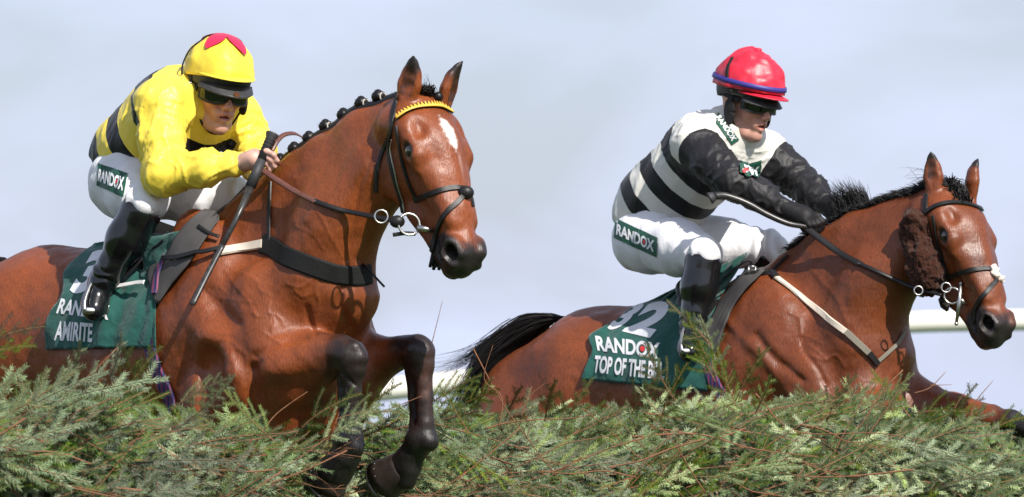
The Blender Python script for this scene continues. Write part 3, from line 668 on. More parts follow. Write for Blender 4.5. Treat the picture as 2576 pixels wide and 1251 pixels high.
# three hundred branches that show largest
for i in range(262):
    t_ = 2.75-5.75*(i+r.random())/262; drop = r.beta(1.1, 1.4)*.42+.015; s_ = .52+.05*r.random()-.10*math.exp(-drop*25)
    p = fence_pt(s_, t_, drop); d, n = rand_frond(r, True, .05 if drop < .12 else 0.); fronds.append((p-nrm(d)*.14, d, n, r.uniform(.85, 1.25)*(1+.10*max(0, t_)), r.integers(0, 6)))
HAND = [  # branches that stand clear of the mass: (root u,v, tip u,v, depth through the fence, along, up side)
    (20, 1060, 245, 900, .62, 1), (30, 1050, 400, 900, .63, 1), (150, 1000, 240, 868, .61, 1), (-40, 870, 80, 790, .66, 0), (-60, 905, 60, 838, .66, 0),
    (255, 985, 345, 858, .60, 1), (300, 1010, 372, 880, .60, 0), (330, 950, 300, 868, .6, 0), (430, 1030, 560, 935, .60, 0), (470, 1060, 600, 965, .6, 1),
    (690, 1110, 560, 1000, .62, 0), (760, 1075, 870, 965, .80, 0), (845, 1055, 985, 1000, .82, 0), (800, 1110, 960, 1040, .80, 1), (905, 1050, 975, 955, .80, 0),
    (1050, 1040, 1195, 925, .42, 0), (1090, 1060, 1240, 960, .45, 0), (1160, 1050, 1265, 975, .45, 1), (1180, 1090, 1120, 990, .5, 0), (1270, 1060, 1300, 970, .50, 0),
    (1370, 1060, 1385, 960, .50, 0), (1420, 1070, 1470, 965, .5, 0), (1590, 1040, 1640, 930, .5, 0), (1660, 1060, 1700, 925, .5, 0), (1700, 1010, 1610, 880, .5, 0),
    (1800, 940, 1720, 800, .52, 0), (1790, 870, 1700, 770, .52, 0), (1806, 950, 1780, 790, .52, 1), (1800, 960, 1740, 860, .52, 0), (1850, 1020, 1800, 900, .52, 0),
    (1850, 1010, 1900, 880, .52, 0), (1900, 1040, 1960, 940, .5, 1), (2080, 1060, 2120, 945, .5, 0), (2160, 1040, 2300, 960, .5, 1), (2290, 1050, 2210, 950, .5, 0),
    (2390, 1080, 2425, 970, .42, 0), (2300, 1040, 2440, 1010, .5, 0), (2480, 1090, 2600, 1010, .5, 0)]
for (u0, v0, u1, v1, s_, fl) in HAND:
    tt = 0.
    for _ in range(30):      # find where along the fence this stands
        uu = proj(H1.W([s_, tt, 0]))[0]; tt += (uu-(u0+u1)/2)/545.
    yy = H1.W([s_, tt, 0])[1]; a = at(u0, v0, yy+.05); b = at(u1, v1, yy-.06); L_ = np.linalg.norm(b-a)
    n = np.array([r.normal(0, .2), -1, .5+r.normal(0, .2)])*(-1 if fl else 1)
    k_ = 5 if L_ > .33 else (2 if L_ > .26 else (0 if L_ > .22 else (3 if L_ > .17 else 6))); r.integers(0, 3); fronds.append((a, b-a, n, L_/[.30, .26, .34, .22, .30, .38, .16][k_]*1.02, k_))
LENS = [.30, .26, .34, .22, .30, .38, .16]
for i, (p, d, n, sc, k) in enumerate(fronds):
    o = link('spruce_branch', FR[k], fence); mtx = orient(d, n).to_4x4(); mtx.translation = Vector(p); o.matrix_basis = mtx @ Matrix.Scale(float(sc), 4)
# the uncountable rest, instanced on one object
PT = []; RO = []; SC = []; ID = []
r = np.random.default_rng(11)
for i in range(2900):
    t_ = r.uniform(-4.3, 3.2); q_ = r.random()
    if q_ < .72: drop = r.uniform(.02, .62)**1.1; s_ = .30+.15*r.random()-.10*math.exp(-drop*14)
    else: drop = r.normal(.035, .03); s_ = r.uniform(-.35, .40)
    p = fence_pt(s_, t_, drop); d, n = rand_frond(r, True, .12 if drop < .06 else 0); sc = r.uniform(.8, 1.25)
    mt = orient(d, n); PT.append(p-nrm(d)*.13); RO.append(tuple(mt.to_euler())); SC.append(sc); ID.append(int(r.integers(0, 7)))
me = bpy.data.meshes.new('spruce_brush'); me.from_pydata([tuple(p) for p in PT], [], [])
for nm, ty, val in (('rot', 'FLOAT_VECTOR', np.array(RO)), ('scl', 'FLOAT', np.array(SC)), ('idx', 'INT', np.array(ID))):
    a = me.attributes.new(nm, ty, 'POINT'); a.data.foreach_set('vector' if ty == 'FLOAT_VECTOR' else 'value', np.asarray(val, np.int32 if ty == 'INT' else np.float32).ravel())
stuff = link('spruce_brush', me, fence); stuff['kind'] = 'stuff'
coll = bpy.data.collections.new('branch_kinds')
for k, f in enumerate(FR): coll.objects.link(bpy.data.objects.new('kind_%d' % k, f))
g = bpy.data.node_groups.new('scatter', 'GeometryNodeTree')
g.interface.new_socket('Geometry', in_out='INPUT', socket_type='NodeSocketGeometry'); g.interface.new_socket('Geometry', in_out='OUTPUT', socket_type='NodeSocketGeometry')
gi = g.nodes.new('NodeGroupInput'); go = g.nodes.new('NodeGroupOutput'); ip = g.nodes.new('GeometryNodeInstanceOnPoints'); ci = g.nodes.new('GeometryNodeCollectionInfo')
ci.inputs['Collection'].default_value = coll; ci.inputs['Separate Children'].default_value = True; ip.inputs['Pick Instance'].default_value = True
def na(n, ty): x = g.nodes.new('GeometryNodeInputNamedAttribute'); x.data_type = ty; x.inputs['Name'].default_value = n; return x.outputs['Attribute']
g.links.new(gi.outputs[0], ip.inputs['Points']); g.links.new(ci.outputs[0], ip.inputs['Instance']); g.links.new(na('rot', 'FLOAT_VECTOR'), ip.inputs['Rotation'])
g.links.new(na('scl', 'FLOAT'), ip.inputs['Scale']); g.links.new(na('idx', 'INT'), ip.inputs['Instance Index']); g.links.new(ip.outputs[0], go.inputs[0])
stuff.modifiers.new('scatter', 'NODES').node_group = g
# bare brown twigs lying across the brush
r = np.random.default_rng(5)
for i in range(110):
    t_ = r.uniform(-2.5, 2.6); drop = r.uniform(.03, .40); p = fence_pt(.60, t_, drop); ln = r.uniform(.16, .42); a = R(r.normal(5, 26)); sg = 1 if r.random() < .6 else -1
    dx = np.array([math.cos(a)*sg, .3*math.cos(a)*sg, math.sin(a)]); sag = np.array([0, 0, r.uniform(-.22, .22)*ln])
    pts = [p+dx*ln*(x-.5)*2*.5*2+sag*(4*x*(1-x))+np.array([0, 0, r.normal(0, .006)]) for x in np.linspace(0, 1, 7)]
    pts = spline(pts, 3); r0 = r.uniform(.0014, .0034); m = MB(); m.tube(pts, list(np.linspace(r0, r0*.35, len(pts))), 4)
    for q_ in range(r.integers(1, 5)):
        b = pts[r.integers(3, len(pts)-2)]; e = nrm(dx*r.uniform(.4, 1)+np.array([0, r.normal(0, .3), r.normal(0, .8)])); l2 = ln*r.uniform(.15, .4)
        m.tube([b, b+e*l2*.5+np.array([0, 0, .006]), b+e*l2], [r0*.6, r0*.45, r0*.25], 3)
    m.build('bare_twig', M['twig'], fence)
for pl, r0 in (([(1083, 875), (1090, 850), (1113, 757)], .0022), ([(1255, 1080), (1262, 1000), (1218, 953), (1240, 868)], .0024), ([(1310, 1050), (1330, 1000), (1370, 965)], .002),
               ([(2440, 1050), (2455, 1010), (2498, 958)], .003), ([(2300, 990), (2340, 975), (2380, 935)], .003), ([(2340, 970), (2395, 968)], .002), ([(2400, 1030), (2418, 1000), (2448, 965)], .002),
               ([(1215, 1080), (1300, 1060), (1440, 1052), (1500, 1040)], .003), ([(0, 1165), (60, 1190), (170, 1225), (330, 1260)], .006), ([(100, 1200), (250, 1090), (420, 1050)], .004),
               ([(1590, 1100), (1750, 1092), (1900, 1130), (2060, 1150)], .004), ([(1900, 990), (2000, 1085), (2200, 1090), (2330, 1110)], .003)):
    tt = 0.; um = sum(p[0] for p in pl)/len(pl)
    for _ in range(30): tt += (proj(H1.W([.62, tt, 0]))[0]-um)/545.
    yy = H1.W([.62, tt, 0])[1]; pts = spline([at(u, v, yy) for u, v in pl], 6); m = MB(); m.tube(pts, list(np.linspace(r0, r0*.3, len(pts))), 5); m.build('bare_twig', M['twig'], fence)

# ------------------------------------------------------------------ PEOPLE
def silk(name, base_, hoop, ramp, sleeve, rough=.44):
    """hooped racing silks; 'band' runs up the torso, 'sleeve' is positive on the arms"""
    m = bpy.data.materials.new(name); m.use_nodes = True; t = m.node_tree; b = t.nodes['Principled BSDF']; Lk = t.links.new
    a = t.nodes.new('ShaderNodeAttribute'); a.attribute_name = 'band'; c = t.nodes.new('ShaderNodeValToRGB'); c.color_ramp.interpolation = 'CONSTANT'
    el = c.color_ramp.elements; el[0].position = 0; el[0].color = (*(hoop if ramp[0][1] else base_), 1); el[1].position = ramp[1][0]; el[1].color = (*(hoop if ramp[1][1] else base_), 1)
    for p, h in ramp[2:]: e = el.new(p); e.color = (*(hoop if h else base_), 1)
    Lk(a.outputs['Fac'], c.inputs[0])
    s_ = t.nodes.new('ShaderNodeAttribute'); s_.attribute_name = 'sleeve'; gt = t.nodes.new('ShaderNodeMath'); gt.operation = 'GREATER_THAN'; gt.inputs[1].default_value = 0; Lk(s_.outputs['Fac'], gt.inputs[0])
    mx_ = t.nodes.new('ShaderNodeMix'); mx_.data_type = 'RGBA'; Lk(gt.outputs[0], mx_.inputs['Factor']); Lk(c.outputs[0], mx_.inputs['A']); mx_.inputs['B'].default_value = (*sleeve, 1)
    Lk(mx_.outputs['Result'], b.inputs['Base Color']); b.inputs['Roughness'].default_value = rough; b.inputs['Specular IOR Level'].default_value = .4; b.inputs['Sheen Weight'].default_value = .05
    tcn = t.nodes.new('ShaderNodeTexCoord'); prev = None
    for sc, st, di, stretch in ((8, .6, .025, (1, 1, .6)), (24, .28, .008, (1.4, 1, .5)), (700, .12, .0006, (1, 1, 1))):
        n = t.nodes.new('ShaderNodeTexNoise'); n.inputs['Scale'].default_value = sc; n.inputs['Detail'].default_value = 2; n.inputs['Distortion'].default_value = 1.2
        mp_ = t.nodes.new('ShaderNodeMapping'); mp_.inputs['Scale'].default_value = stretch; Lk(tcn.outputs['Object'], mp_.inputs[0]); Lk(mp_.outputs[0], n.inputs['Vector'])
        bp = t.nodes.new('ShaderNodeBump'); bp.inputs['Strength'].default_value = st; bp.inputs['Distance'].default_value = di; Lk(n.outputs['Fac'], bp.inputs['Height'])
        if prev: Lk(prev, bp.inputs['Normal'])
        prev = bp.outputs[0]
    Lk(prev, b.inputs['Normal']); return m
YEL = (.86, .66, .07); SILKBLACK = (.006, .0055, .0065); CREAM = (.68, .66, .60)
M['silk1'] = silk('yellow_black_silk', YEL, SILKBLACK, [(0, 1), (.13, 0), (.29, 1), (.44, 0), (.64, 1), (.86, 0)], YEL)
M['silk2'] = silk('cream_black_silk', CREAM, SILKBLACK, [(0, 0), (.15, 1), (.27, 0), (.38, 1), (.50, 0), (.61, 1), (.74, 0)], (.009, .008, .010), .56)
M['breeches'] = mat('white_breeches', (.78, .77, .79), .6, spec=.3, sheen=.2, bump=[(14, .5, .018, 3, (1, 1, .5)), (60, .35, .004, 3), (900, .15, .0005, 2)])
M['boot'] = mat('boot_leather', (.006, .006, .007), .18, spec=.5, coat=.3, bump=[(16, .2, .008, 2)])
M['skin'] = mat('skin', (.5, .27, .2), .45, spec=.4, attr='Col', bump=[(260, .35, .0012, 4)], vary=(38, .15))
M['skin'].node_tree.nodes['Principled BSDF'].inputs['Subsurface Weight'].default_value = .12
M['skin'].node_tree.nodes['Principled BSDF'].inputs['Subsurface Radius'].default_value = (.012, .004, .002)
M['lens'] = mat('dark_lens', (.006, .008, .005), .07, spec=.55, coat=.15)
M['black_cloth'] = mat('black_cloth', (.014, .013, .014), .7, spec=.3, bump=(200, .4, .002))
M['black_plastic'] = mat('black_plastic', (.030, .030, .031), .5, spec=.4, vary=(90, .35), bump=(300, .4, .001))
M['glove'] = mat('black_glove', (.009, .008, .009), .6, spec=.3, bump=[(70, .5, .004), (500, .4, .001)])
M['yellow_cap'] = mat('yellow_cap_silk', (.82, .62, .05), .48, spec=.4, sheen=.1, bump=[(14, .5, .014, 2), (60, .25, .004, 2)])
M['red_silk'] = mat('red_silk', (.62, .018, .045), .42, spec=.5, bump=[(12, .6, .018, 2), (50, .25, .004, 2)])
M['pink_red'] = mat('crimson_silk', (.62, .02, .07), .33, spec=.5)
M['green_cloth'] = mat('green_cloth', (.012, .085, .068), .7, spec=.25, sheen=.2, bump=[(11, .9, .018, 3), (34, .4, .005, 2), (500, .2, .0006)], vary=(5, .15))
M['white_print'] = mat('white_print', (.74, .74, .76), .6, spec=.3)
M['red_print'] = mat('red_print', (.60, .03, .03), .6)
M['blue_band'] = mat('blue_band', (.035, .03, .22), .5)
M['white_plain'] = mat('white_collar', (.75, .74, .70), .6)
M['gold'] = mat('yellow_browband', (.72, .46, .06), .45)
M['copper'] = mat('copper_badge', (.30, .12, .06), .4, metal=.6)

def P3(fr, j): return fr.q(j[0], j[1], j[2])
def refine(lo, hi, base_, fine):
    """axis from lo to hi, step base_, with finer stretches [(a, b, step)]"""
    seg = []; x = lo
    for a, b, st in sorted(fine):
        a = max(a, x); 
        if b <= a: continue
        if a > x: seg.append((x, a, base_))
        seg.append((a, b, st)); x = b
    if hi > x: seg.append((x, hi, base_))
    return axis(*seg)
class PHead:
    def __init__(self, o, yaw, pitch, roll=0.):
        a = R(yaw); p = R(pitch); hd = np.array([math.cos(a), math.sin(a), 0]); z = np.array([0, 0, 1.])
        self.f = hd*math.cos(p)-z*math.sin(p); self.u = hd*math.sin(p)+z*math.cos(p); self.r = np.array([-math.sin(a), math.cos(a), 0])
        r = R(roll); u, rr = self.u, self.r; self.u = u*math.cos(r)+rr*math.sin(r); self.r = rr*math.cos(r)-u*math.sin(r); self.o = np.array(o, float)
    def __call__(self, f, r=0., u=0.): return self.o+f*self.f+r*self.r+u*self.u
    def inv(self, P): d = P-self.o; return np.stack([d@self.f, d@self.r, d@self.u], 1)
def person_head(s, h):
    ax = [h.f, h.r, h.u]
    s.ell(h(-.012, 0, .03), (.098, .076, .095), .02, ax); s.ell(h(.025, 0, -.028), (.066, .058, .080), .03, ax)
    for g in (-1, 1):
        s.chain([(h(-.015, .052*g, -.045), .020), (h(.010, .046*g, -.078), .017), (h(.050, .026*g, -.106), .016), (h(.072, .006*g, -.112), .017)], .022)
        s.ell(h(.056, .040*g, -.026), (.030, .022, .024), .022, ax)
        s.cone(h(.070, .012*g, .020), h(.062, .045*g, .016), .014, .012, .015)
        s.ell(h(.083, .033*g, .000), (.016, .017, .011), .010, ax, sub=True)
        s.ell(h(.071, .032*g, .000), (.013, .013, .012), .004, ax)
        s.ell(h(.101, .012*g, -.040), (.010, .007, .007), .008, ax)
        s.ell(h(-.008, .078*g, -.006), (.017, .007, .030), .008, [nrm(h.f-.3*h.r*g), h.r, h.u]); s.ell(h(-.002, .084*g, -.004), (.009, .004, .018), .004, ax, sub=True)
        s.ell(h(.103, .007*g, -.047), (.005, .0035, .004), .003, ax, sub=True)
        s.cone(h(.090, .019*g, -.046), h(.076, .034*g, -.074), .006, .004, .012, sub=True)
    s.chain([(h(.082, 0, .012), .010), (h(.096, 0, -.012), .010), (h(.110, 0, -.034), .0125)], .012)
    s.ell(h(.078, 0, -.068), (.018, .034, .024), .02, ax)
    s.chain([(h(.084, -.021, -.067), .005), (h(.096, -.007, -.061), .0065), (h(.096, .007, -.061), .0065), (h(.084, .021, -.067), .005)], .008)
    s.chain([(h(.082, -.017, -.078), .005), (h(.092, 0, -.083), .0075), (h(.082, .017, -.078), .005)], .008)
    s.chain([(h(.090, -.014, -.0715), .0035), (h(.099, 0, -.0715), .0055), (h(.090, .014, -.0715), .0035)], .003, sub=True)
    s.ell(h(.074, 0, -.110), (.018, .020, .015), .012, ax)
def face_cols(P, h, N):
    q = h.inv(P); f, r, u = q.T; c = np.tile((.52, .27, .20), (len(P), 1))
    def mixc(col, t): nonlocal c; c = c*(1-t[:, None])+np.array(col)*t[:, None]
    mixc((.58, .22, .16), .6*np.exp(-((np.abs(r)-.042)**2+(u+.035)**2)/.022**2)); mixc((.60, .24, .18), .5*np.exp(-((r)**2+(u+.035)**2)/.018**2)*(f > .08))
    mixc((.46, .13, .11), .85*np.exp(-((u+.0715)/.011)**2-(r/.022)**4)*(f > .075)); mixc((.06, .015, .015), .95*np.exp(-((u+.0715)/.0045)**2-(r/.016)**4)*(f > .078)*(f < .094))
    mixc((.34, .20, .16), .25*sm(-u, .075, .10)*(f > -.02)); return c
def hand(s, fr, pts, wrist, palm, tag='hand', rs=.0105):
    """pts: four fingers and a thumb as lists of body-axis points"""
    s.chain([(wrist, .027), (palm, .034)], .015, tag=tag)
    for f in pts: s.chain([(p, rs*(1-.10*i)) for i, p in enumerate(f)], .006, tag=tag)
def fist(palm, fwd, up, side, sc=1.):
    """curled fingers round a grip: fwd = wrist to knuckles, up = back of the hand, side = towards the thumb"""
    o = []; X, Z, Y = [nrm(v) for v in (fwd, up, side)]
    for i, ln in enumerate((.95, 1.05, 1.0, .82)):
        y = (.030-.020*i)*sc; k = palm+X*.030*sc+Y*y+Z*.010
        o.append([palm+Y*y*.7, k, k+(X*.022-Z*.012)*ln*sc, k+(X*.020-Z*.036)*ln*sc, k+(-X*.004-Z*.044)*ln*sc, k+(-X*.016-Z*.032)*ln*sc])
    o.append([palm+Y*.026*sc-X*.02, palm+Y*.040*sc+X*.006-Z*.012, palm+Y*.034*sc+X*.030-Z*.026, palm+Y*.020*sc+X*.040-Z*.034])
    return o
def jockey(fr, J, hd, jm, label, nm_colour, glove, seam=-.022):
    lat = np.array([0, 1., 0]); p = {k: P3(fr, v) for k, v in J.items()}
    root = thing('person', fr.W(p['pelvis']), label, 'person', 'jockeys')
    # --- the body, one skin, under the clothes
    s = Solid(); person_head(s, hd)
    s.chain([(p['pelvis'], .095), (p['waist'], .10), (p['chest'], .115), (p['neck'], .065)], .05, lat, 1.15)
    s.chain([(p['neck'], .060), (hd(-.030, 0, -.055), .052), (hd(-.02, 0, -.02), .055)], .025)
    for g in ('R', 'L'):
        s.chain([(p['sh'+g], .052), (p['el'+g], .040), (p['wr'+g], .027)], .02)
        s.chain([(p['hip'+g], .080), (p['kn'+g], .040), (p['an'+g], .024), (p['an'+g]*.5+p['toe'+g]*.5, .020)], .03)
        hand(s, fr, J_F[nm_colour][g](p), p['wr'+g], p['ha'+g])
    allp = np.array(list(p.values())+[hd.o]); lo = allp.min(0)-.17; hi = allp.max(0)+.17
    fb = [(hd.o, .14)]+[(p['haR'], .075)]
    ax = [refine(lo[i], hi[i], .0085, [(c[i]-w_, c[i]+w_, .0030) for c, w_ in fb]) for i in range(3)]
    P, F = nets(s.grid(ax), ax); N = vnormals(P, F); cols = face_cols(P, hd, N)
    dh = np.minimum(np.linalg.norm(P-p['haR'], axis=1), np.linalg.norm(P-p['haL'], axis=1)); t = (1-sm(dh, .10, .14))[:, None]; hc = np.array([.62, .36, .29])*(1+.25*fbm(P, 60, 2, 2)[:, None])
    cols = cols*(1-t)+hc*t
    link('body', mesh_np('person_body', fr.W(P), F[:, ::-1], M['skin'], cols), root)
    # --- jacket
    s = Solid()
    s.chain([(p['hem'], .135), (p['waist'], .142), (p['chest'], .155)], .05, lat, 1.12, tag='body')
    s.chain([(p['chest'], .14), (p['neck'], .075)], .06, tag='body'); s.cone(p['neck'], hd(-.035, 0, -.075), .068, .062, .02, tag='body')
    for g in ('R', 'L'):
        s.ball(p['sh'+g], .080, .06, tag='body'); s.cone(p['sh'+g], p['neck'], .070, .07, .05, tag='body')
        s.chain([(p['sh'+g], .072), (p['sh'+g]*.5+p['el'+g]*.5, .068), (p['el'+g], .062)], .035, tag='arm')
        s.chain([(p['el'+g], .064), (p['el'+g]*.45+p['wr'+g]*.55, .055), (p['wr'+g], .036)], .03, tag='arm')
    cut = nrm(p['pelvis']-p['waist']); hm = p['hem']; rr = .7
    s.ell(hm+cut*(rr+.045), (rr, rr, rr), .01, sub=True)
    pts = [p[k] for k in ('hem', 'waist', 'chest', 'shR', 'shL', 'elR', 'elL', 'wrR', 'wrL', 'neck')]+[hd(-.035, 0, -.07)]; pts = np.array(pts); lo = pts.min(0)-.17; hi = pts.max(0)+.17
    ax = [refine(lo[i], hi[i], .0062, []) for i in range(3)]; V = s.grid(ax); P, F = nets(V, ax); P = relax(P, F, 1); N = vnormals(P, F)
    da = s.dist(P, 'arm'); db = s.dist(P, 'body')
    sp = [p['hem'], p['waist'], p['chest'], p['neck']]; L0 = 0; best = np.full(len(P), 9.); band = np.zeros(len(P)); tot = sum(np.linalg.norm(b-a) for a, b in zip(sp[:-1], sp[1:]))
    d0 = nrm(p['neck']-p['hem']); band = ((P-p['hem'])@d0+.05)/(np.linalg.norm(p['neck']-p['hem'])+.05)
    # cloth folds: radiating from armpits and elbows, gathered at the hem, blown sleeves
    fold = np.zeros(len(P))
    for g in ('R', 'L'):
        for key, wv, amp, rad in (('el', 95, .0065, .13), ('sh', 60, .005, .20)):
            c = p[key+g]; a = nrm(p['wr'+g]-p['sh'+g]); x = (P-c)@a; rr = np.linalg.norm(P-c, axis=1)
            ph = .62*wv*x+3.2*noise(P, 12, 5)+ (0 if key == 'el' else 3*noise(P, 9, 8)); fold += 1.25*amp*((1-np.abs(np.sin(ph)))**3-.2)*np.exp(-(rr/rad)**2)
        a = nrm(p['wr'+g]-p['el'+g]); u_ = np.clip(((P-p['el'+g])@a)/np.linalg.norm(p['wr'+g]-p['el'+g]), 0, 1)
        fold += .0035*np.sin(90*((P-p['el'+g])@a)+3*noise(P, 14, 9))*(u_ > 0)*(u_ < 1)*sm(u_, .5, .9)*(da < db)
    for g in ('R', 'L'):      # creases that run round the sleeves, sharp at their ridges
        for a_, b_ in (('sh', 'el'), ('el', 'wr')):
            e = p[b_+g]-p[a_+g]; ln = np.linalg.norm(e); e = e/ln; x = (P-p[a_+g])@e; rd = np.linalg.norm(P-p[a_+g]-np.outer(x, e), axis=1); on = sm(x, -.02, .03)*(1-sm(x, ln-.01, ln+.04))*(1-sm(rd, .09, .12))
            ph = 26*x+6.5*noise(P, 6, 15)+2.0*noise(P, 17, 16); fold += on*.0070*((1-np.abs(np.sin(ph)))**3-.2)
    rf = 1-np.abs(fbm(P*np.array([1, .9, .8]), 10, 41, 2)); fold += .007*(rf-.7)+.006*((1-np.abs(noise(P*np.array([1.4, 1, .5]), 14, 47)))**3-.3)
    P = P+N*fold[:, None]
    jk = link('silk_jacket', mesh_np('silk_jacket', fr.W(P), F[:, ::-1], M[jm], attrs={'band': band, 'sleeve': db-da+seam}), root)
    bj = BVHTree.FromPolygons([tuple(x) for x in fr.W(P)], [tuple(int(i) for i in f) for f in F[:, ::-1]])
    # --- breeches
    s = Solid(); s.chain([(p['pelvis'], .118), (p['waist'], .10)], .06, lat, 1.12)
    for g in ('R', 'L'):
        s.ball(p['hip'+g]-np.array([.02, 0, .0]), .112, .06); s.chain([(p['hip'+g], .110), (p['hip'+g]*.45+p['kn'+g]*.55, .094), (p['kn'+g], .064)], .04)
        s.chain([(p['kn'+g], .062), (p['kn'+g]*.92+p['an'+g]*.08, .052), (p['kn'+g]*.7+p['an'+g]*.3, .044)], .012)
    pts = np.array([p[k] for k in ('pelvis', 'waist', 'hipR', 'hipL', 'knR', 'knL')]); lo = pts.min(0)-.19; hi = pts.max(0)+.17
    ax = [refine(lo[i], hi[i], .0068, []) for i in range(3)]; P, F = nets(s.grid(ax), ax); P = relax(P, F, 1); N = vnormals(P, F)
    fold = np.zeros(len(P))
    for g in ('R', 'L'):
        for key, a, amp, rad, wv in (('kn', p['kn'+g]-p['hip'+g], .007, .12, 110), ('hip', p['kn'+g]-p['hip'+g], .006, .2, 55)):
            x = (P-p[key+g])@nrm(a); fold += amp*np.sin(wv*x+2.5*noise(P, 14, 6))*np.exp(-(np.linalg.norm(P-p[key+g], axis=1)/rad)**2)
    fold += .006*(1-np.abs(fbm(P, 9, 71, 2)))-.004; P = P+N*fold[:, None]
    br = link('breeches', mesh_np('breeches', fr.W(P), F[:, ::-1], M['breeches']), root)
    bb = BVHTree.FromPolygons([tuple(x) for x in fr.W(P)], [tuple(int(i) for i in f) for f in F[:, ::-1]])
    # --- boots
    for g in ('R', 'L'):
        s = Solid(); k0 = p['kn'+g]*.90+p['an'+g]*.10; an, toe = p['an'+g], p['toe'+g]; dn = nrm(an-k0)
        s.chain([(k0, .067), (k0*.6+an*.4, .061), (k0*.2+an*.8, .043), (an, .038)], .03)
        heel = an+dn*.045-nrm(toe-an)*.030
        s.chain([(an, .040), (heel, .034)], .03); s.chain([(heel, .032), (an*.5+toe*.5+dn*.035, .038), (toe+dn*.01, .034)], .03)
        s.cone(heel+dn*.030, heel+dn*.036, .026, .026, .006)
        s.ell(k0-dn*.20, (.19, .19, .19), .008, sub=True)
        pts = np.array([k0, an, toe, heel]); lo = pts.min(0)-.09; hi = pts.max(0)+.09
        ax = [refine(lo[i], hi[i], .005, []) for i in range(3)]; P, F = nets(s.grid(ax), ax); P = relax(P, F, 1); N = vnormals(P, F)
        x = (P-an)@dn; fold = .0030*np.sin(150*x+4*noise(P, 25, 3))*np.exp(-((x+.015)/.030)**2)+.0012*noise(P, 18, 7); P = P+N*fold[:, None]
        link('riding_boot', mesh_np('riding_boot', fr.W(P), F[:, ::-1], M['boot']), root)
    # --- gloves
    if glove:
        for g in ('R', 'L'):
            s = Solid(); hand(s, fr, J_F[nm_colour][g](p), p['wr'+g]*.8+p['elR' if g == 'R' else 'elL']*.2, p['ha'+g], rs=.0125); s.cone(p['wr'+g], p['ha'+g], .035, .04, .015)
            c = p['ha'+g]; ax = [refine(c[i]-.14, c[i]+.12, .0045, []) for i in range(3)]; P, F = nets(s.grid(ax), ax)
            link('glove', mesh_np('glove', fr.W(P), F[:, ::-1], M['glove']), root)
    return root, p, bj, bb
def dome(fr, h, c, rad, e0, mat_, name, parent, wr=.004, seed=1, n=56, m=22, lift=None, colf=None):
    """cloth-covered helmet shell: c centre (f,r,u), radii, down to elevation e0(azimuth)"""
    V = []; 
    for i in range(m+1):
        for j in range(n):
            az = 2*math.pi*j/n; e = e0(az)+(math.pi/2-e0(az))*i/m
            d = np.array([math.cos(e)*math.cos(az)*rad[0], math.cos(e)*math.sin(az)*rad[1], math.sin(e)*rad[2]]); V.append(np.array(c)+d)
    V = np.array(V); N = nrm_rows(V-np.array(c)); w_ = wr*fbm(V, 22, seed, 2)+.6*wr*(1-np.abs(noise(V, 30, seed+9)))
    V = V+N*w_[:, None]; rim = V[:n]; inner = (rim-np.array(c))*.93+np.array(c); V = np.concatenate([V, inner])
    F = [(i*n+j, i*n+(j+1) % n, (i+1)*n+(j+1) % n, (i+1)*n+j) for i in range(m) for j in range(n)]+[((m+1)*n+j, (m+1)*n+(j+1) % n, (j+1) % n, j) for j in range(n)]
    W_ = fr.W(h.o+V[:, :1]*h.f+V[:, 1:2]*h.r+V[:, 2:]*h.u); o = link(name, mesh_np(name, W_, F, mat_), parent); return o
def nrm_rows(a): return a/np.linalg.norm(a, axis=1)[:, None]
def patch(fr, h, f_uv, nu, nv, th, mat_, name, parent):
    """thickened sheet in head axes: f_uv(a, b) -> (f, r, u)"""
    A = np.array([[f_uv(i/nu, j/nv) for j in range(nv+1)] for i in range(nu+1)]); P = A.reshape(-1, 3)
    du = np.gradient(A, axis=0).reshape(-1, 3); dv = np.gradient(A, axis=1).reshape(-1, 3); N = np.cross(du, dv); N /= np.linalg.norm(N, axis=1)[:, None]+1e-9
    if (N*(P-np.array([0, 0, 0]))).sum() < 0: N = -N
    V = np.concatenate([P+N*th/2, P-N*th/2]); n = (nu+1)*(nv+1); w_ = nv+1; F = []
    for i in range(nu):
        for j in range(nv): a = i*w_+j; F += [(a, a+w_, a+w_+1, a+1), (n+a, n+a+1, n+a+w_+1, n+a+w_)]
    for i in range(nu): a = i*w_; b = i*w_+nv; F += [(a, n+a, n+a+w_, a+w_), (b, b+w_, n+b+w_, n+b)]
    for j in range(nv): a = j; b = nu*w_+j; F += [(a, a+1, n+a+1, n+a), (b, n+b, n+b+1, b+1)]
    W_ = fr.W(h.o+V[:, :1]*h.f+V[:, 1:2]*h.r+V[:, 2:]*h.u); return link(name, mesh_np(name, W_, F, mat_), parent)
def htube(fr, h, pts, r, mat_, name, parent, n=8):
    m = MB(); m.tube([fr.W(h(*p)) for p in spline(pts, 6)], r, n); return m.build(name, mat_, parent)
def hstrap(fr, h, pts, wd, th, mat_, name, parent, c=(0, 0, 0)):
    P = spline(pts, 6); m = MB(); m.strip([fr.W(h(*p)) for p in P], [fr.W(h(*p))-fr.W(h(*c)) for p in P], wd, th); return m.build(name, mat_, parent)
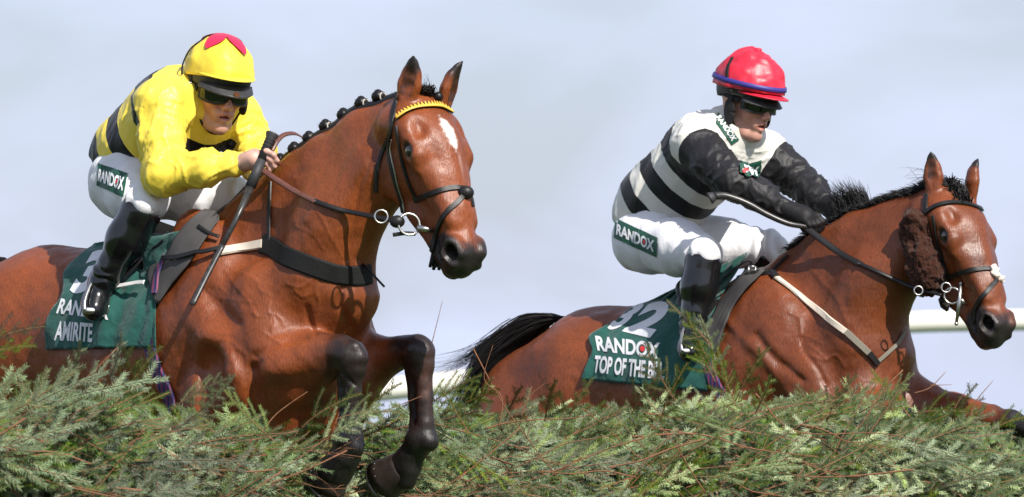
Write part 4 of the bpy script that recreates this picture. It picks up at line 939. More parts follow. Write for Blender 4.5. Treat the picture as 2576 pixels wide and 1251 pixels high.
def goggles(fr, h, root, lensw=.030, y0=.002, clear=False):
    def f_uv(a, b):
        az = R(-78+156*a); k = abs(2*a-1); vv = (b-.5)*2
        hh = lensw*(1-.30*k**3); nose = .013*math.exp(-((a-.5)/.10)**2)*(1 if vv < 0 else 0)*(-vv)
        return ((.030+.078*math.cos(az)**.8 if math.cos(az) > 0 else .03, .084*math.sin(az), y0+vv*hh+nose) if True else None)
    g_ = patch(fr, h, f_uv, 26, 8, .004, M['lens'], 'goggles', root)
    rim = [(f_uv(a, 1.0)) for a in np.linspace(0, 1, 20)]+[(f_uv(a, 0.)) for a in np.linspace(1, 0, 20)]; rim.append(rim[0])
    m = MB(); m.tube([fr.W(h(*p)) for p in rim], .0042, 6, cap=False); m.build('goggle_frame', M['black_plastic'], root)
    for s_ in (-1, 1): hstrap(fr, h, [(.040, .083*s_, y0+.004), (0, .092*s_, y0+.012), (-.05, .088*s_, y0+.02), (-.09, .05*s_, y0+.03)], .022, .003, M['black_cloth'], 'goggle_strap', root)

# finger poses
J_F = {}
def f1R(p):
    c = p['haR']; fw = p['haR']-p['wrR']; return fist(c, fw+np.array([0, 0, -.02]), np.array([-.2, .55, .8]), np.array([.7, -.1, .6]))
def f1L(p): c = p['haL']; return fist(c, c-p['wrL'], np.array([0, -.2, 1]), np.array([.3, .8, .3]))
J_F['yellow'] = {'R': f1R, 'L': f1L}; J_F['cream'] = {'R': lambda p: fist(p['haR'], p['haR']-p['wrR'], np.array([.2, .3, 1]), np.array([.3, -.9, .3])), 'L': lambda p: fist(p['haL'], p['haL']-p['wrL'], np.array([.2, -.1, 1]), np.array([.3, .9, .3]))}

# ============ rider of the near horse
JT1 = dict(pelvis=(336, 462, 0), waist=(378, 374, 0), hem=(338, 396, 0), chest=(455, 290, 0), neck=(505, 238, 0),
    shR=(404, 266, .17), elR=(408, 440, .24), wrR=(600, 412, .13), haR=(640, 401, .12),
    shL=(583, 292, -.17), elL=(640, 372, -.22), wrL=(655, 445, -.06), haL=(678, 455, -.05),
    hipR=(326, 460, .09), knR=(366, 512, .235), anR=(262, 706, .285), toeR=(240, 775, .33),
    hipL=(378, 462, -.09), knL=(590, 500, -.22), anL=(500, 705, -.28), toeL=(540, 760, -.28))
hd1 = PHead(H1.q(546, 224, .0), 21, 15, -4)
rider1, p1, bj1, bb1 = jockey(H1, JT1, hd1, 'silk1', 'jockey in yellow and black hooped silks and yellow cap, crouched over the near horse', 'yellow', False)
C1 = (-.005, 0, .050)
cap = dome(H1, hd1, C1, (.128, .108, .118), lambda az: R(-6)+R(10)*math.cos(az), M['yellow_cap'], 'helmet_cover', rider1, .006, 3)
dome(H1, hd1, (-.005, 0, .045), (.121, .101, .108), lambda az: R(-14)-R(14)*max(0, -math.cos(az)), M['black_plastic'], 'helmet_shell', rider1, .0002, 4)
def peak(h, lift, out, drop, wd, mat_, name, parent, fr, th=.004, az=62, cz=.040):
    def f_uv(a, b):
        z = R(-az+2*az*a); o = out*b*math.cos(z*90/az)**.6 if abs(a-.5) < .4999 else 0
        return ((.122+o)*math.cos(z)-.005*(1-b), (.104+o*.25)*math.sin(z), cz+lift-drop*b*math.cos(z)-.012*(1-math.cos(z)))
    return patch(fr, h, f_uv, 24, 6, th, mat_, name, parent)
peak(hd1, -.004, .036, .030, 0, M['black_plastic'], 'helmet_peak', rider1, H1, .005, 62, .038)
peak(hd1, .018, .034, .006, 0, M['yellow_cap'], 'cap_peak', rider1, H1, .003, 66, .045)
goggles(H1, hd1, rider1, .030, .000)
m = MB(); c_ = H1.W(hd1(.150, -.006, .022))
# star of red on the crown
def on_dome(h, c, rad, az, e, k=1.0): return (c[0]+math.cos(e)*math.cos(az)*rad[0]*k, c[1]+math.cos(e)*math.sin(az)*rad[1]*k, c[2]+math.sin(e)*rad[2]*k)
V = [hd1(*on_dome(hd1, C1, (.128, .108, .118), 0, R(90), 1.05))]; F = []; n = 10; rings = 8
for k in range(1, rings+1):
    for j in range(n*6):
        az = 2*math.pi*j/(n*6)+.35; ph = (j % 15)/15; reach = R(13)+R(38)*(1-abs(2*ph-1)); e = R(90)-reach*k/rings
        V.append(hd1(*on_dome(hd1, C1, (.128, .108, .118), az, e, 1.075)))
nn_ = n*6; F = [(0, 1+j, 1+(j+1) % nn_, 0) for j in range(nn_)]
mbm = MB(); mbm.v = [tuple(H1.W(v)) for v in V]; mbm.f = [(0, 1+j, 1+(j+1) % nn_) for j in range(nn_)]+[(1+(k-1)*nn_+j, 1+k*nn_+j, 1+k*nn_+(j+1) % nn_, 1+(k-1)*nn_+(j+1) % nn_) for k in range(1, rings) for j in range(nn_)]
mbm.build('red_star', M['pink_red'], rider1)
mb_ = MB(); e0_ = [H1.W(hd1(.157, x_, z_)) for x_, z_ in ((-.010, .014), (0, .004), (.010, .014), (0, .024))]; e1_ = [p_+H1.W(hd1.f)*0+(-hd1.f@H1.M)*.012 for p_ in e0_]
mb_.add(e0_+e1_, [(0, 1, 2, 3), (0, 4, 5, 1), (1, 5, 6, 2), (2, 6, 7, 3), (3, 7, 4, 0)]); mb_.build('peak_badge', M['copper'], rider1, smooth=False)
for g in (1, -1):       # ear pads and chin strap
    def pad(a, b, g=g): 
        th_ = 2*math.pi*a; rr = math.sin(math.pi*min(b, .999)/2); return (-.002+.030*math.cos(th_)*rr-.010*math.sin(th_)*rr, (.097+.006*(1-rr))*g, -.030+.044*math.sin(th_)*rr)
    patch(H1, hd1, pad, 20, 5, .008, M['black_cloth'], 'ear_pad', rider1)
    hstrap(H1, hd1, [(.010, .098*g, .04), (.012, .098*g, -.03), (.030, .066*g, -.085), (.050, .03*g, -.125), (.050, 0, -.135)], .014, .003, M['black_cloth'], 'chin_strap', rider1)
hstrap(H1, hd1, [(-.02, .118, .03), (-.03, .116, .065), (-.035, .095, .115), (-.035, .05, .155)], .010, .003, M['black_cloth'], 'cap_tie', rider1)
mb_ = MB(); 
for a_, b_ in (((.026, .104, .018), (.022, .106, -.004)), ((.022, .106, -.004), (.010, .106, -.006)), ((.010, .106, -.006), (.013, .105, .016)), ((.016, .106, -.006), (.014, .106, -.020))): mb_.tube([H1.W(hd1(*a_)), H1.W(hd1(*b_))], .0016, 5)
mb_.build('strap_buckle', M['steel'], rider1)

# ============ rider of the far horse
JT2 = dict(pelvis=(1640, 598, 0), waist=(1672, 500, 0), hem=(1640, 545, 0), chest=(1788, 385, 0), neck=(1842, 330, 0),
    shR=(1748, 368, .17), elR=(1838, 452, .24), wrR=(1975, 527, .13), haR=(2022, 548, .11),
    shL=(1925, 395, -.17), elL=(2010, 452, -.22), wrL=(2072, 512, -.08), haL=(2104, 532, -.06),
    hipR=(1632, 605, .09), knR=(1772, 640, .245), anR=(1742, 820, .285), toeR=(1735, 880, .34),
    hipL=(1660, 600, -.09), knL=(1935, 625, -.23), anL=(1880, 810, -.28), toeL=(1930, 860, -.28))
hd2 = PHead(H2.q(1880, 256, .0), 8, 14, -2)
rider2, p2, bj2, bb2 = jockey(H2, JT2, hd2, 'silk2', 'jockey in black and cream hooped silks and red cap, arms stretched along the far horse', 'cream', True, .004)
C2 = (-.008, 0, .052)
dome(H2, hd2, C2, (.133, .112, .130), lambda az: R(-3)+R(3)*math.cos(az), M['red_silk'], 'helmet_cover', rider2, .010, 8)
dome(H2, hd2, (-.008, 0, .045), (.124, .103, .108), lambda az: R(-12)-R(16)*max(0, -math.cos(az)), M['black_plastic'], 'helmet_shell', rider2, .0002, 4)
peak(hd2, .0, .050, .010, 0, M['red_silk'], 'cap_peak', rider2, H2, .004, 70, .048)
peak(hd2, -.012, .022, .022, 0, M['black_plastic'], 'helmet_peak', rider2, H2, .005, 60, .036)
hstrap(H2, hd2, [on_dome(hd2, C2, (.133, .112, .130), a, R(7), 1.065) for a in np.linspace(-math.pi, math.pi, 40)], .019, .005, M['blue_band'], 'blue_band', rider2, (0, 0, .05))
m = MB(); m.ball(H2.W(hd2(.0, .0, .188)), .013, 10, (1.2, 1, .7)); m.build('cap_button', M['red_silk'], rider2)
goggles(H2, hd2, rider2, .026, .002)
for g in (1, -1):
    def pad(a, b, g=g):
        th_ = 2*math.pi*a; rr = math.sin(math.pi*min(b, .999)/2); return (.012+.026*math.cos(th_)*rr-.010*math.sin(th_)*rr, (.092+.006*(1-rr))*g, -.040+.046*math.sin(th_)*rr)
    patch(H2, hd2, pad, 20, 5, .007, M['black_cloth'], 'ear_pad', rider2)
    hstrap(H2, hd2, [(.010, .093*g, .04), (.014, .093*g, -.03), (.022, .066*g, -.085), (.035, .03*g, -.125), (.035, 0, -.135)], .013, .003, M['black_cloth'], 'chin_strap', rider2)
hstrap(H2, hd2, [(.024, .116, .03), (.0, .119, .06), (-.02, .112, .11), (-.028, .09, .15)], .014, .003, M['black_cloth'], 'cap_tie', rider2)

# ------------------------------------------------------------------ TACK: laid over the modelled bodies
def bvh_of(me): return BVHTree.FromPolygons([v.co.copy() for v in me.vertices], [tuple(p.vertices) for p in me.polygons])
BV1 = bvh_of(body1.data); BV2 = bvh_of(body2.data)
def hit(bv, u, v):
    d = ray(u, v); r_ = bv.ray_cast(Vector(CAM), Vector(d)); 
    return (np.array(r_[0]), np.array(r_[1])) if r_[0] is not None else (None, None)
def lay(bv, pts, off=.004, n=6):
    """run a line over a body; where it leaves the body go on from the nearest skin"""
    pp = spline([np.array([a, b, 0.]) for a, b in pts], n); P = []; N = []; last = next((h for h in (hit(bv, q_[0], q_[1])[0] for q_ in pp) if h is not None), None)
    for q_ in pp:
        h, nn_ = hit(bv, q_[0], q_[1])
        if h is None:
            y = last[1] if last is not None else 0.; w_ = at(q_[0], q_[1], y); r_ = bv.find_nearest(Vector(w_)); h = np.array(r_[0]); nn_ = np.array(r_[1])
        if nn_ @ ray(*q_[:2]) > 0: nn_ = -nn_
        last = h; P.append(h+nn_*off); N.append(nn_)
    for _ in range(2): P = [P[0]]+[(P[i-1]+P[i]*2+P[i+1])/4 for i in range(1, len(P)-1)]+[P[-1]]
    N = [nrm(N[max(i-1, 0)]+N[i]+N[min(i+1, len(N)-1)]) for i in range(len(N))]; return P, N
def strap(bv, pts, wpx, mat_, name, parent, off=.004, th=.004, n=10, sc=800.):
    P, N = lay(bv, pts, off, n); m = MB(); m.strip(P, N, wpx/sc, th); return m.build(name, mat_, parent, smooth=False)
def air(pts, wd, mat_, name, parent, th=.004, nor=(0.2, -1, .3), n=8, bv=None):
    """strap hanging free between world points"""
    P = spline(pts, n); m = MB()
    if bv is not None:        # keep clear of the skin it passes
        for i, p in enumerate(P):
            u, v = proj(p); h_, _ = hit(bv, u, v)
            if h_ is not None and h_[1]-.012 < p[1]: P[i] = at(u, v, h_[1]-.012)
        for _ in range(6): P = [P[0]]+[(P[i-1]+P[i]*2+P[i+1])/4 for i in range(1, len(P)-1)]+[P[-1]]
    m.strip(P, [np.array(nor, float)]*len(P), wd, th); return m.build(name, mat_, parent)
def sheet(bv, L_, R_, nu, nv, off, th, mat_, name, parent, wave=.0, seed=0, fallback=True, ret=False, hang=None):
    """cloth between a left and a right edge (both run top to bottom), draped on a body"""
    def res(pl, n):
        pl = [np.array([a, b, 0.]) for a, b in pl]; q_ = spline(pl, 10); d = np.concatenate([[0], np.cumsum([np.linalg.norm(b-a) for a, b in zip(q_[:-1], q_[1:])])]); t = np.linspace(0, d[-1], n+1)
        q_ = np.array(q_); return np.stack([np.interp(t, d, q_[:, 0]), np.interp(t, d, q_[:, 1])], 1)
    A, B_ = res(L_, nv), res(R_, nv); G = np.zeros((nu+1, nv+1, 3)); NN = np.zeros((nu+1, nv+1, 3)); ok = np.zeros((nu+1, nv+1), bool)
    for i in range(nu+1):
        for j in range(nv+1):
            u, v = A[j]*(1-i/nu)+B_[j]*i/nu; h, n_ = hit(bv, u, v)
            if h is not None: G[i, j] = h; NN[i, j] = n_ if n_@ray(u, v) < 0 else -n_; ok[i, j] = True
    for i in range(nu+1):
        for j in range(nv+1):
            if not ok[i, j]:
                js = [k for k in range(nv+1) if ok[i, k]]
                if js: k = min(js, key=lambda x: abs(x-j)); y = G[i, k][1]; nn_ = NN[i, k]
                else: kk = np.argwhere(ok); k = kk[np.argmin(((kk-[i, j])**2).sum(1))]; y = G[tuple(k)][1]; nn_ = NN[tuple(k)]
                u, v = A[j]*(1-i/nu)+B_[j]*i/nu; G[i, j] = at(u, v, y); NN[i, j] = nn_
    if hang:      # cloth falls straight below the widest part of the flank
        f0, r0, O0 = hang
        for i in range(nu+1):
            mx_ = -9
            for j in range(nv+1):
                k = (G[i, j]-O0)@r0; mx_ = max(mx_, k-.002); 
                if k < mx_: G[i, j] = G[i, j]+r0*(mx_-k)
    for _ in range(3): G[1:-1, 1:-1] = (G[1:-1, 1:-1]*2+G[:-2, 1:-1]+G[2:, 1:-1]+G[1:-1, :-2]+G[1:-1, 2:])/6*1.0
    Q = G.reshape(-1, 3); N = NN.reshape(-1, 3); iu = np.repeat(np.arange(nu+1), nv+1)/nu; jv = np.tile(np.arange(nv+1), nu+1)/nv
    wv = wave*(.55*np.sin(iu*26+3*noise(Q, 6, seed))*jv+.7*fbm(Q, 8, seed, 2)+.6*(1-np.abs(noise(Q*np.array([1, 1, .45]), 14, seed+5)))*(.3+.7*jv))
    Q = Q+N*(off+np.abs(wv)*.9)[:, None]; n_ = (nu+1)*(nv+1); w_ = nv+1; V = np.concatenate([Q, Q-N*th]); F = []
    for i in range(nu):
        for j in range(nv): a = i*w_+j; F += [(a, a+1, a+w_+1, a+w_), (n_+a, n_+a+w_, n_+a+w_+1, n_+a+1)]
    for i in range(nu): a = i*w_; b = i*w_+nv; F += [(a, a+w_, n_+a+w_, n_+a), (b, n_+b, n_+b+w_, b+w_)]
    for j in range(nv): a = j; b = nu*w_+j; F += [(a, n_+a, n_+a+1, a+1), (b, b+1, n_+b+1, n_+b)]
    me = mesh_np(name, V, F, mat_); o = link(name, me, parent)
    tri = BVHTree.FromPolygons([tuple(x) for x in Q], [tuple(f) for f in F if max(f) < n_]); return (o, tri)
def text_mesh(body, bold=.02, shear=0.):
    cu = bpy.data.curves.new('lettering', 'FONT'); cu.body = body; cu.size = 1; cu.offset = bold; cu.shear = shear; cu.resolution_u = 4
    ob = bpy.data.objects.new('lettering', cu); C.objects.link(ob); dg = bpy.context.evaluated_depsgraph_get(); me = bpy.data.meshes.new_from_object(ob.evaluated_get(dg)); bpy.data.objects.remove(ob)
    return me
def print_on(bv, me, quad, mat_, name, parent, off=.0015, sub_=.06):
    """lay flat print on a surface inside a four-cornered area TL TR BR BL"""
    b = bmesh.new(); b.from_mesh(me); xs = [v.co.x for v in b.verts]; ys = [v.co.y for v in b.verts]; x0, x1, y0, y1 = min(xs), max(xs), min(ys), max(ys)
    bmesh.ops.triangulate(b, faces=b.faces[:])
    for _ in range(4):
        e = [e for e in b.edges if e.calc_length() > max(sub_, .02)*1.0 and e.calc_length() > .12*(y1-y0)]
        if not e: break
        bmesh.ops.subdivide_edges(b, edges=e, cuts=1); bmesh.ops.triangulate(b, faces=[f for f in b.faces if len(f.verts) > 3])
    TL, TR, BR, BL = [np.array(q_, float) for q_ in quad]; bad = []
    for v in b.verts:
        s_ = (v.co.x-x0)/(x1-x0); t_ = (v.co.y-y0)/(y1-y0); p = (TL*(1-s_)+TR*s_)*t_+(BL*(1-s_)+BR*s_)*(1-t_); h, n_ = hit(bv, p[0], p[1])
        if h is None: bad.append(v)
        else: n_ = n_ if n_@ray(*p) < 0 else -n_; v.co = Vector(h+n_*off)
    if bad: bmesh.ops.delete(b, geom=bad, context='VERTS')
    bmesh.ops.recalc_face_normals(b, faces=b.faces[:])
    m2 = bpy.data.meshes.new(name); b.to_mesh(m2); b.free(); m2.materials.append(mat_); return link(name, m2, parent)
def box_mesh(w_=1., h_=1.):
    me = bpy.data.meshes.new('q'); me.from_pydata([(0, 0, 0), (w_, 0, 0), (w_, h_, 0), (0, h_, 0)], [], [(0, 1, 2, 3)]); return me
def disc_mesh():
    me = bpy.data.meshes.new('q'); n = 20; me.from_pydata([(0, 0, 0)]+[(math.cos(2*math.pi*i/n), math.sin(2*math.pi*i/n), 0) for i in range(n)], [], [(0, 1+i, 1+(i+1) % n) for i in range(n)]); return me
def quad_sub(q_, s0, s1, t0, t1):
    TL, TR, BR, BL = [np.array(x, float) for x in q_]; f = lambda s_, t_: (TL*(1-s_)+TR*s_)*(1-t_)+(BL*(1-s_)+BR*s_)*t_
    return [f(s0, t0), f(s1, t0), f(s1, t1), f(s0, t1)]
def randox(bv, quad, parent, off=.0015):
    print_on(bv, text_mesh('RANDOX', .035), quad, M['white_print'], 'lettering', parent, off)
    print_on(bv, disc_mesh(), quad_sub(quad, .700, .775, .32, .68), M['red_print'], 'red_dot', parent, off+.0012)

# ---- numnah and number cloth, near horse
hang1 = (H1.f, H1.r, H1.O); hang2 = (H2.f, H2.r, H2.O)
M['neoprene'] = mat('grey_neoprene', (.075, .070, .068), .8, spec=.2, bump=(400, .4, .001), vary=(12, .15))
cl1 = thing('number_cloth', hit(BV1, 300, 740)[0], 'dark green number cloth with white 3 and AMIRITE, under the near jockey', 'saddle cloth')
_, bvc1 = sheet(BV1, [(238, 622), (200, 652), (168, 690), (166, 750), (142, 788), (127, 818), (119, 880)], [(476, 582), (446, 622), (420, 668), (402, 720), (398, 787), (401, 830), (404, 874)], 60, 44, .010, .002, M['green_cloth'], 'cloth', cl1, .017, 3, hang=hang1)
k3 = lambda x, y: (92+.3309*x, 588.8+.3309*y)
print_on(bvc1, text_mesh('3', .05, .25), [k3(370, 125), k3(560, 125), k3(430, 455), k3(245, 455)], M['white_print'], 'number', cl1, .002)
randox(bvc1, [k3(190, 490), k3(560, 545), k3(545, 655), k3(150, 605)], cl1, .002)
print_on(bvc1, text_mesh('AMIRITE', .03), [k3(160, 662), k3(430, 680), k3(425, 822), k3(135, 808)], M['white_print'], 'lettering', cl1, .002)
cl2 = thing('number_cloth', hit(BV2, 1600, 880)[0], 'dark green number cloth with white 32 and TOP OF THE BILL, on the far horse', 'saddle cloth')
_, bvc2 = sheet(BV2, [(1640, 764), (1592, 783), (1552, 812), (1488, 850), (1496, 885), (1482, 917), (1466, 955)], [(1884, 640), (1858, 690), (1826, 740), (1800, 800), (1794, 860), (1788, 920), (1782, 985)], 70, 44, .010, .002, M['green_cloth'], 'cloth', cl2, .008, 8, hang=hang2)
k4 = lambda x, y: (1426+.3309*x, 717.6+.3309*y)
print_on(bvc2, text_mesh('2', .05, .25), [k4(560, 122), k4(800, 128), k4(668, 412), k4(420, 352)], M['white_print'], 'number', cl2, .002)
print_on(bvc2, text_mesh('3', .05, .25), [k4(440, 110), k4(610, 130), k4(440, 330), k4(300, 345)], M['white_print'], 'number', cl2, .002)
randox(bvc2, [k4(215, 385), k4(715, 440), k4(692, 562), k4(236, 500)], cl2, .002)
print_on(bvc2, text_mesh('TOP OF THE BILL', .035), [k4(222, 535), k4(748, 588), k4(742, 722), k4(203, 665)], M['white_print'], 'lettering', cl2, .004)

# ---- saddles
def saddle(fr, bv, label, cen, flapL, flapR, pad, lea, parent_horse):
    sd = thing('saddle', fr.W([-.22, 0, -.08]), label, 'saddle')
    s = Solid(); lat = np.array([0, 1., 0]); z0 = cen
    s.chain([((.02, 0, z0+.035), .035), ((-.10, 0, z0-.030), .040), ((-.25, 0, z0-.055), .045), ((-.40, 0, z0-.020), .050)], .03, lat, 1.9)
    for g in (-1, 1): s.chain([((-.04, .10*g, z0-.06), .035), ((-.20, .15*g, z0-.12), .045), ((-.36, .10*g, z0-.08), .04)], .05)
    ax = [refine(-.52, .14, .008, []), refine(-.26, .26, .008, []), refine(z0-.25, z0+.12, .008, [])]; P, F = nets(s.grid(ax), ax)
    link('seat', mesh_np('saddle_seat', fr.W(P), F[:, ::-1], M['black_leather']), sd)
    sheet(bv, flapL, flapR, 14, 24, .018, .005, M['neoprene'], 'saddle_flap', sd, .004, 2)
    return sd
sd1 = saddle(H1, BV1, 'black racing saddle with grey neoprene flap on the near horse', -.055, [(512, 538), (478, 566), (448, 606), (424, 655), (380, 692), (403, 766)], [(556, 545), (534, 585), (505, 634), (478, 674), (440, 720), (408, 768)], None, None, horse1)
for pl in ([(400, 640), (330, 690), (285, 728)], [(408, 645), (350, 700), (300, 738)], [(440, 612), (390, 660), (310, 730), (285, 800)]):
    strap(BV1, pl, 8, M['black_leather'], 'stirrup_leather', sd1, .04, .004)
strap(BV1, [(300, 737), (345, 728), (385, 722)], 12, M['white_plain'], 'girth_strap', sd1, .035, .004)
M['girth'] = mat('striped_girth', (.20, .04, .15), .7); 
def stripes(m, ca, cb, cc):
    t = m.node_tree; b = t.nodes['Principled BSDF']; tcn = t.nodes.new('ShaderNodeTexCoord'); wv = t.nodes.new('ShaderNodeTexWave'); wv.inputs['Scale'].default_value = 22; wv.bands_direction = 'X'; wv.inputs['Distortion'].default_value = 1.5; wv.inputs['Detail'].default_value = 3
    c = t.nodes.new('ShaderNodeValToRGB'); c.color_ramp.elements[0].color = (*ca, 1); c.color_ramp.elements[1].color = (*cb, 1); e = c.color_ramp.elements.new(.5); e.color = (*cc, 1)
    t.links.new(tcn.outputs['Object'], wv.inputs[0]); t.links.new(wv.outputs['Fac'], c.inputs[0]); t.links.new(c.outputs[0], b.inputs['Base Color'])
stripes(M['girth'], (.015, .02, .09), (.20, .035, .07), (.07, .04, .13))
strap(BV1, [(430, 650), (412, 690), (400, 745)], 22, M['girth'], 'girth', sd1, .022, .005); strap(BV1, [(378, 860), (395, 925), (425, 990), (440, 1040)], 44, M['girth'], 'girth', sd1, .008, .005)
sd2 = saddle(H2, BV2, 'black racing saddle with grey flap on the far horse', -.085, [(1895, 672), (1858, 715), (1822, 760), (1790, 820), (1752, 850)], [(1925, 690), (1880, 735), (1848, 785), (1825, 840), (1812, 890)], None, None, horse2)
strap(BV2, [(1905, 665), (1860, 700), (1822, 735), (1800, 780)], 10, M['black_leather'], 'stirrup_leather', sd2, .035, .005, sc=710)
strap(BV2, [(1780, 900), (1800, 960), (1830, 1010)], 36, M['girth'], 'girth', sd2, .01, .005, sc=710)
# stirrup irons
for fr, p, sd in ((H1, p1, sd1), (H2, p2, sd2)):
    for g in ('R', 'L'):
        an, toe = p['an'+g], p['toe'+g]; c = an*.35+toe*.65; up = nrm(an-toe+np.array([-.03, 0, .03])); sw = np.array([0, 1., 0]); m = MB()
        pts = [c-up*.045-sw*.055, c-up*.01-sw*.058, c+up*.05-sw*.035, c+up*.075, c+up*.05+sw*.035, c-up*.01+sw*.058, c-up*.045+sw*.055]; m.tube([fr.W(x) for x in spline(pts, 5)], .0055, 8)
        m.tube([fr.W(pts[0]), fr.W(pts[-1])], .012, 8); m.build('stirrup_iron', M['steel'], sd)
        if g == 'R': m = MB(); m.strip(spline([fr.W(c+up*.075), fr.W(c+up*.15+np.array([.03, -.03, .05])), fr.W(np.array([-.12, .235, c[2]+.27]))], 8), [fr.r]*17, .022, .004); m.build('stirrup_leather', M['black_leather'], sd)

# ---- breast girth and bridle, near horse
bg1 = thing('breast_girth', hit(BV1, 780, 660)[0], 'wide black breast girth with pale sheepskin length across the near horse', 'breast girth')
M['webbing'] = mat('black_webbing', (.010, .010, .010), .75, spec=.25, bump=(160, .7, .002))
M['pale'] = mat('pale_webbing', (.60, .52, .43), .75, spec=.2, bump=(200, .5, .001), vary=(30, .1))
strap(BV1, [(425, 655), (470, 650), (510, 643), (552, 636)], 13, M['black_leather'], 'buckle_strap', bg1, .026, .004)
strap(BV1, [(545, 637), (600, 628), (664, 615)], 25, M['pale'], 'pale_strap', bg1, .008, .006)
strap(BV1, [(660, 614), (684, 622), (720, 645), (790, 672), (850, 690), (905, 694), (930, 690)], 50, M['webbing'], 'elastic_band', bg1, .006, .004)
strap(BV1, [(680, 608), (680, 540), (684, 460)], 12, M['black_leather'], 'neck_strap', bg1, .006, .004)
P_, N_ = lay(BV1, [(505, 575), (525, 592), (552, 606)], .02); m = MB(); m.strip(P_, N_, .012, .003); m.build('loose_strap', M['black_leather'], bg1)
h0 = hit(BV1, 912, 664)[0]; m = MB()
if h0 is None: h0 = H1.W(H1.q(905, 664, 0))
m.tube([h0, at(942, 695, h0[1]-.02), at(967, 722, h0[1]-.03)], .004, 6); m.build('strap_end', M['black_leather'], bg1)
br1 = thing('bridle', H1.W(HD1(.3, -.1, .08)), 'black bridle with yellow saw-tooth browband on the near horse', 'bridle')
KB = lambda *a: [K('B', x, y) for x, y in a]
BL_ = M['black_leather']
strap(BV1, KB((693, 295), (678, 350), (666, 430), (655, 490)), 15, BL_, 'headpiece', br1, .003, .004)
strap(BV1, KB((657, 480), (652, 560), (668, 650), (690, 730), (712, 800), (722, 860)), 12, BL_, 'cheekpiece', br1, .004, .004)
strap(BV1, KB((675, 500), (668, 560), (688, 660), (700, 720), (722, 800), (735, 855)), 4, M['steel'], 'cheekpiece_highlight', br1, .009, .002)  # grey highlight on the leather, built in as a thin steel strip
strap(BV1, KB((648, 500), (618, 570), (592, 650), (585, 760)), 11, BL_, 'throatlash', br1, .003, .004)
strap(BV1, KB((688, 440), (700, 520), (722, 630), (755, 730), (788, 795)), 9, BL_, 'noseband_cheek', br1, .003, .004)
strap(BV1, KB((778, 800), (830, 778), (900, 752), (965, 740), (1012, 745), (1046, 770)), 14, BL_, 'noseband', br1, .003, .005)
strap(BV1, KB((1040, 760), (1052, 800), (1056, 830)), 12, BL_, 'noseband', br1, .003, .004)
strap(BV1, KB((1012, 778), (985, 810), (935, 855), (898, 920), (876, 990), (862, 1050)), 14, BL_, 'lower_noseband', br1, .003, .005)
h_, n_ = hit(BV1, *K('B', 1018, 768))
if h_ is not None: m = MB(); m.ball(h_+n_*.006, .024, 12, (1.1, .8, .9)); m.build('noseband_knot', BL_, br1)
# saw-tooth browband
P_, N_ = lay(BV1, [(1000, 298), (1024, 281), (1052, 270), (1082, 266), (1108, 269), (1134, 285)], .004, 8); m = MB(); m.strip(P_, N_, .020, .004); m.build('browband', BL_, br1)
m = MB(); low = []
for i in range(len(P_)):
    T = nrm(P_[min(i+1, len(P_)-1)]-P_[max(i-1, 0)]); b = np.cross(T, N_[i]); b = b if b[2] > 0 else -b; low.append((P_[i]-b*.006+N_[i]*.005, b, T))
m.strip([x[0] for x in low], N_, .009, .003); m.build('browband_edge', M['gold'], br1)
L_ = np.array([x[0] for x in low]); dd = np.concatenate([[0], np.cumsum(np.linalg.norm(np.diff(L_, axis=0), axis=1))]); nT = 19
for k in range(nT):
    t0 = dd[-1]*(k+.05)/nT; t1 = dd[-1]*(k+.95)/nT; f = lambda t: np.array([np.interp(t, dd, L_[:, a]) for a in range(3)]); i = min(int(len(L_)*k/nT), len(L_)-1); b = low[i][1]; n_ = N_[i]
    a_, c_, e_ = f(t0)+b*.002, f(t1)+b*.002, (f(t0)+f(t1))/2+b*.018; m = MB(); m.add([a_, c_, e_, a_+n_*.003, c_+n_*.003, e_+n_*.003], [(0, 1, 2), (3, 5, 4), (0, 3, 4, 1), (1, 4, 5, 2), (2, 5, 3, 0)]); m.build('yellow_tooth', M['gold'], br1, smooth=False)
# bit, rings, reins
def bit(bv, c, rpx, sc, mpx, parent, bars=None):
    h_, n_ = hit(bv, *c)
    if h_ is None: r_ = bv.find_nearest(Vector(at(*c, -.5))); h_, n_ = np.array(r_[0]), np.array(r_[1])
    n_ = n_ if n_@ray(*c) < 0 else -n_; e0 = hit(bv, *mpx)[0]; ctr = at(*c, min(h_[1]-.012, (e0[1]-.004) if e0 is not None else 9)); m = MB(); m.torus(ctr, nrm(n_*.4+np.array([0, -1, 0])), rpx/sc, .0042, 30); m.build('bit_ring', M['steel'], parent)
    e_, en = hit(bv, *mpx); m = MB()
    if e_ is not None: a_ = at(c[0]+rpx*.75, c[1]+rpx*.3, ctr[1]); m.tube([a_, e_-np.array([0, .004, 0])], [.011, .007], 10); m.build('bit_mouthpiece', M['steel'], parent)
    return ctr
ct1 = bit(BV1, K('B', 748, 918), 27, 815, K('B', 865, 948), br1)
mr = at(*K('B', 612, 880), ct1[1]); m = MB(); m.torus(mr, (.1, -1, .1), .020, .0032, 24); m.build('martingale_ring', M['steel'], br1)
m = MB(); m.ball(at(*K('B', 690, 905), ct1[1]), .020, 10, (1.2, .8, 1)); m.build('rein_stop', BL_, br1)
air([at(*K('B', 780, 965), ct1[1]), at(*K('B', 730, 962), ct1[1]), at(*K('B', 668, 970), ct1[1])], .013, BL_, 'strap_end', br1)
m = MB(); 
for a_ in range(5): m.tube([H1.W(HD1(.50, -.19, .01*(a_-2))), H1.W(HD1(.53+.01*(a_ % 2), -.225, .012*(a_-2)))], [.012, .005], 5)
m.build('curb_tassel', M['black_cloth'], br1)
hw = H1.W(p1['haR']); r0 = at(*K('B', 30, 640), hw[1]-.02)
yy = lambda t: hw[1]*(1-t)+ct1[1]*t
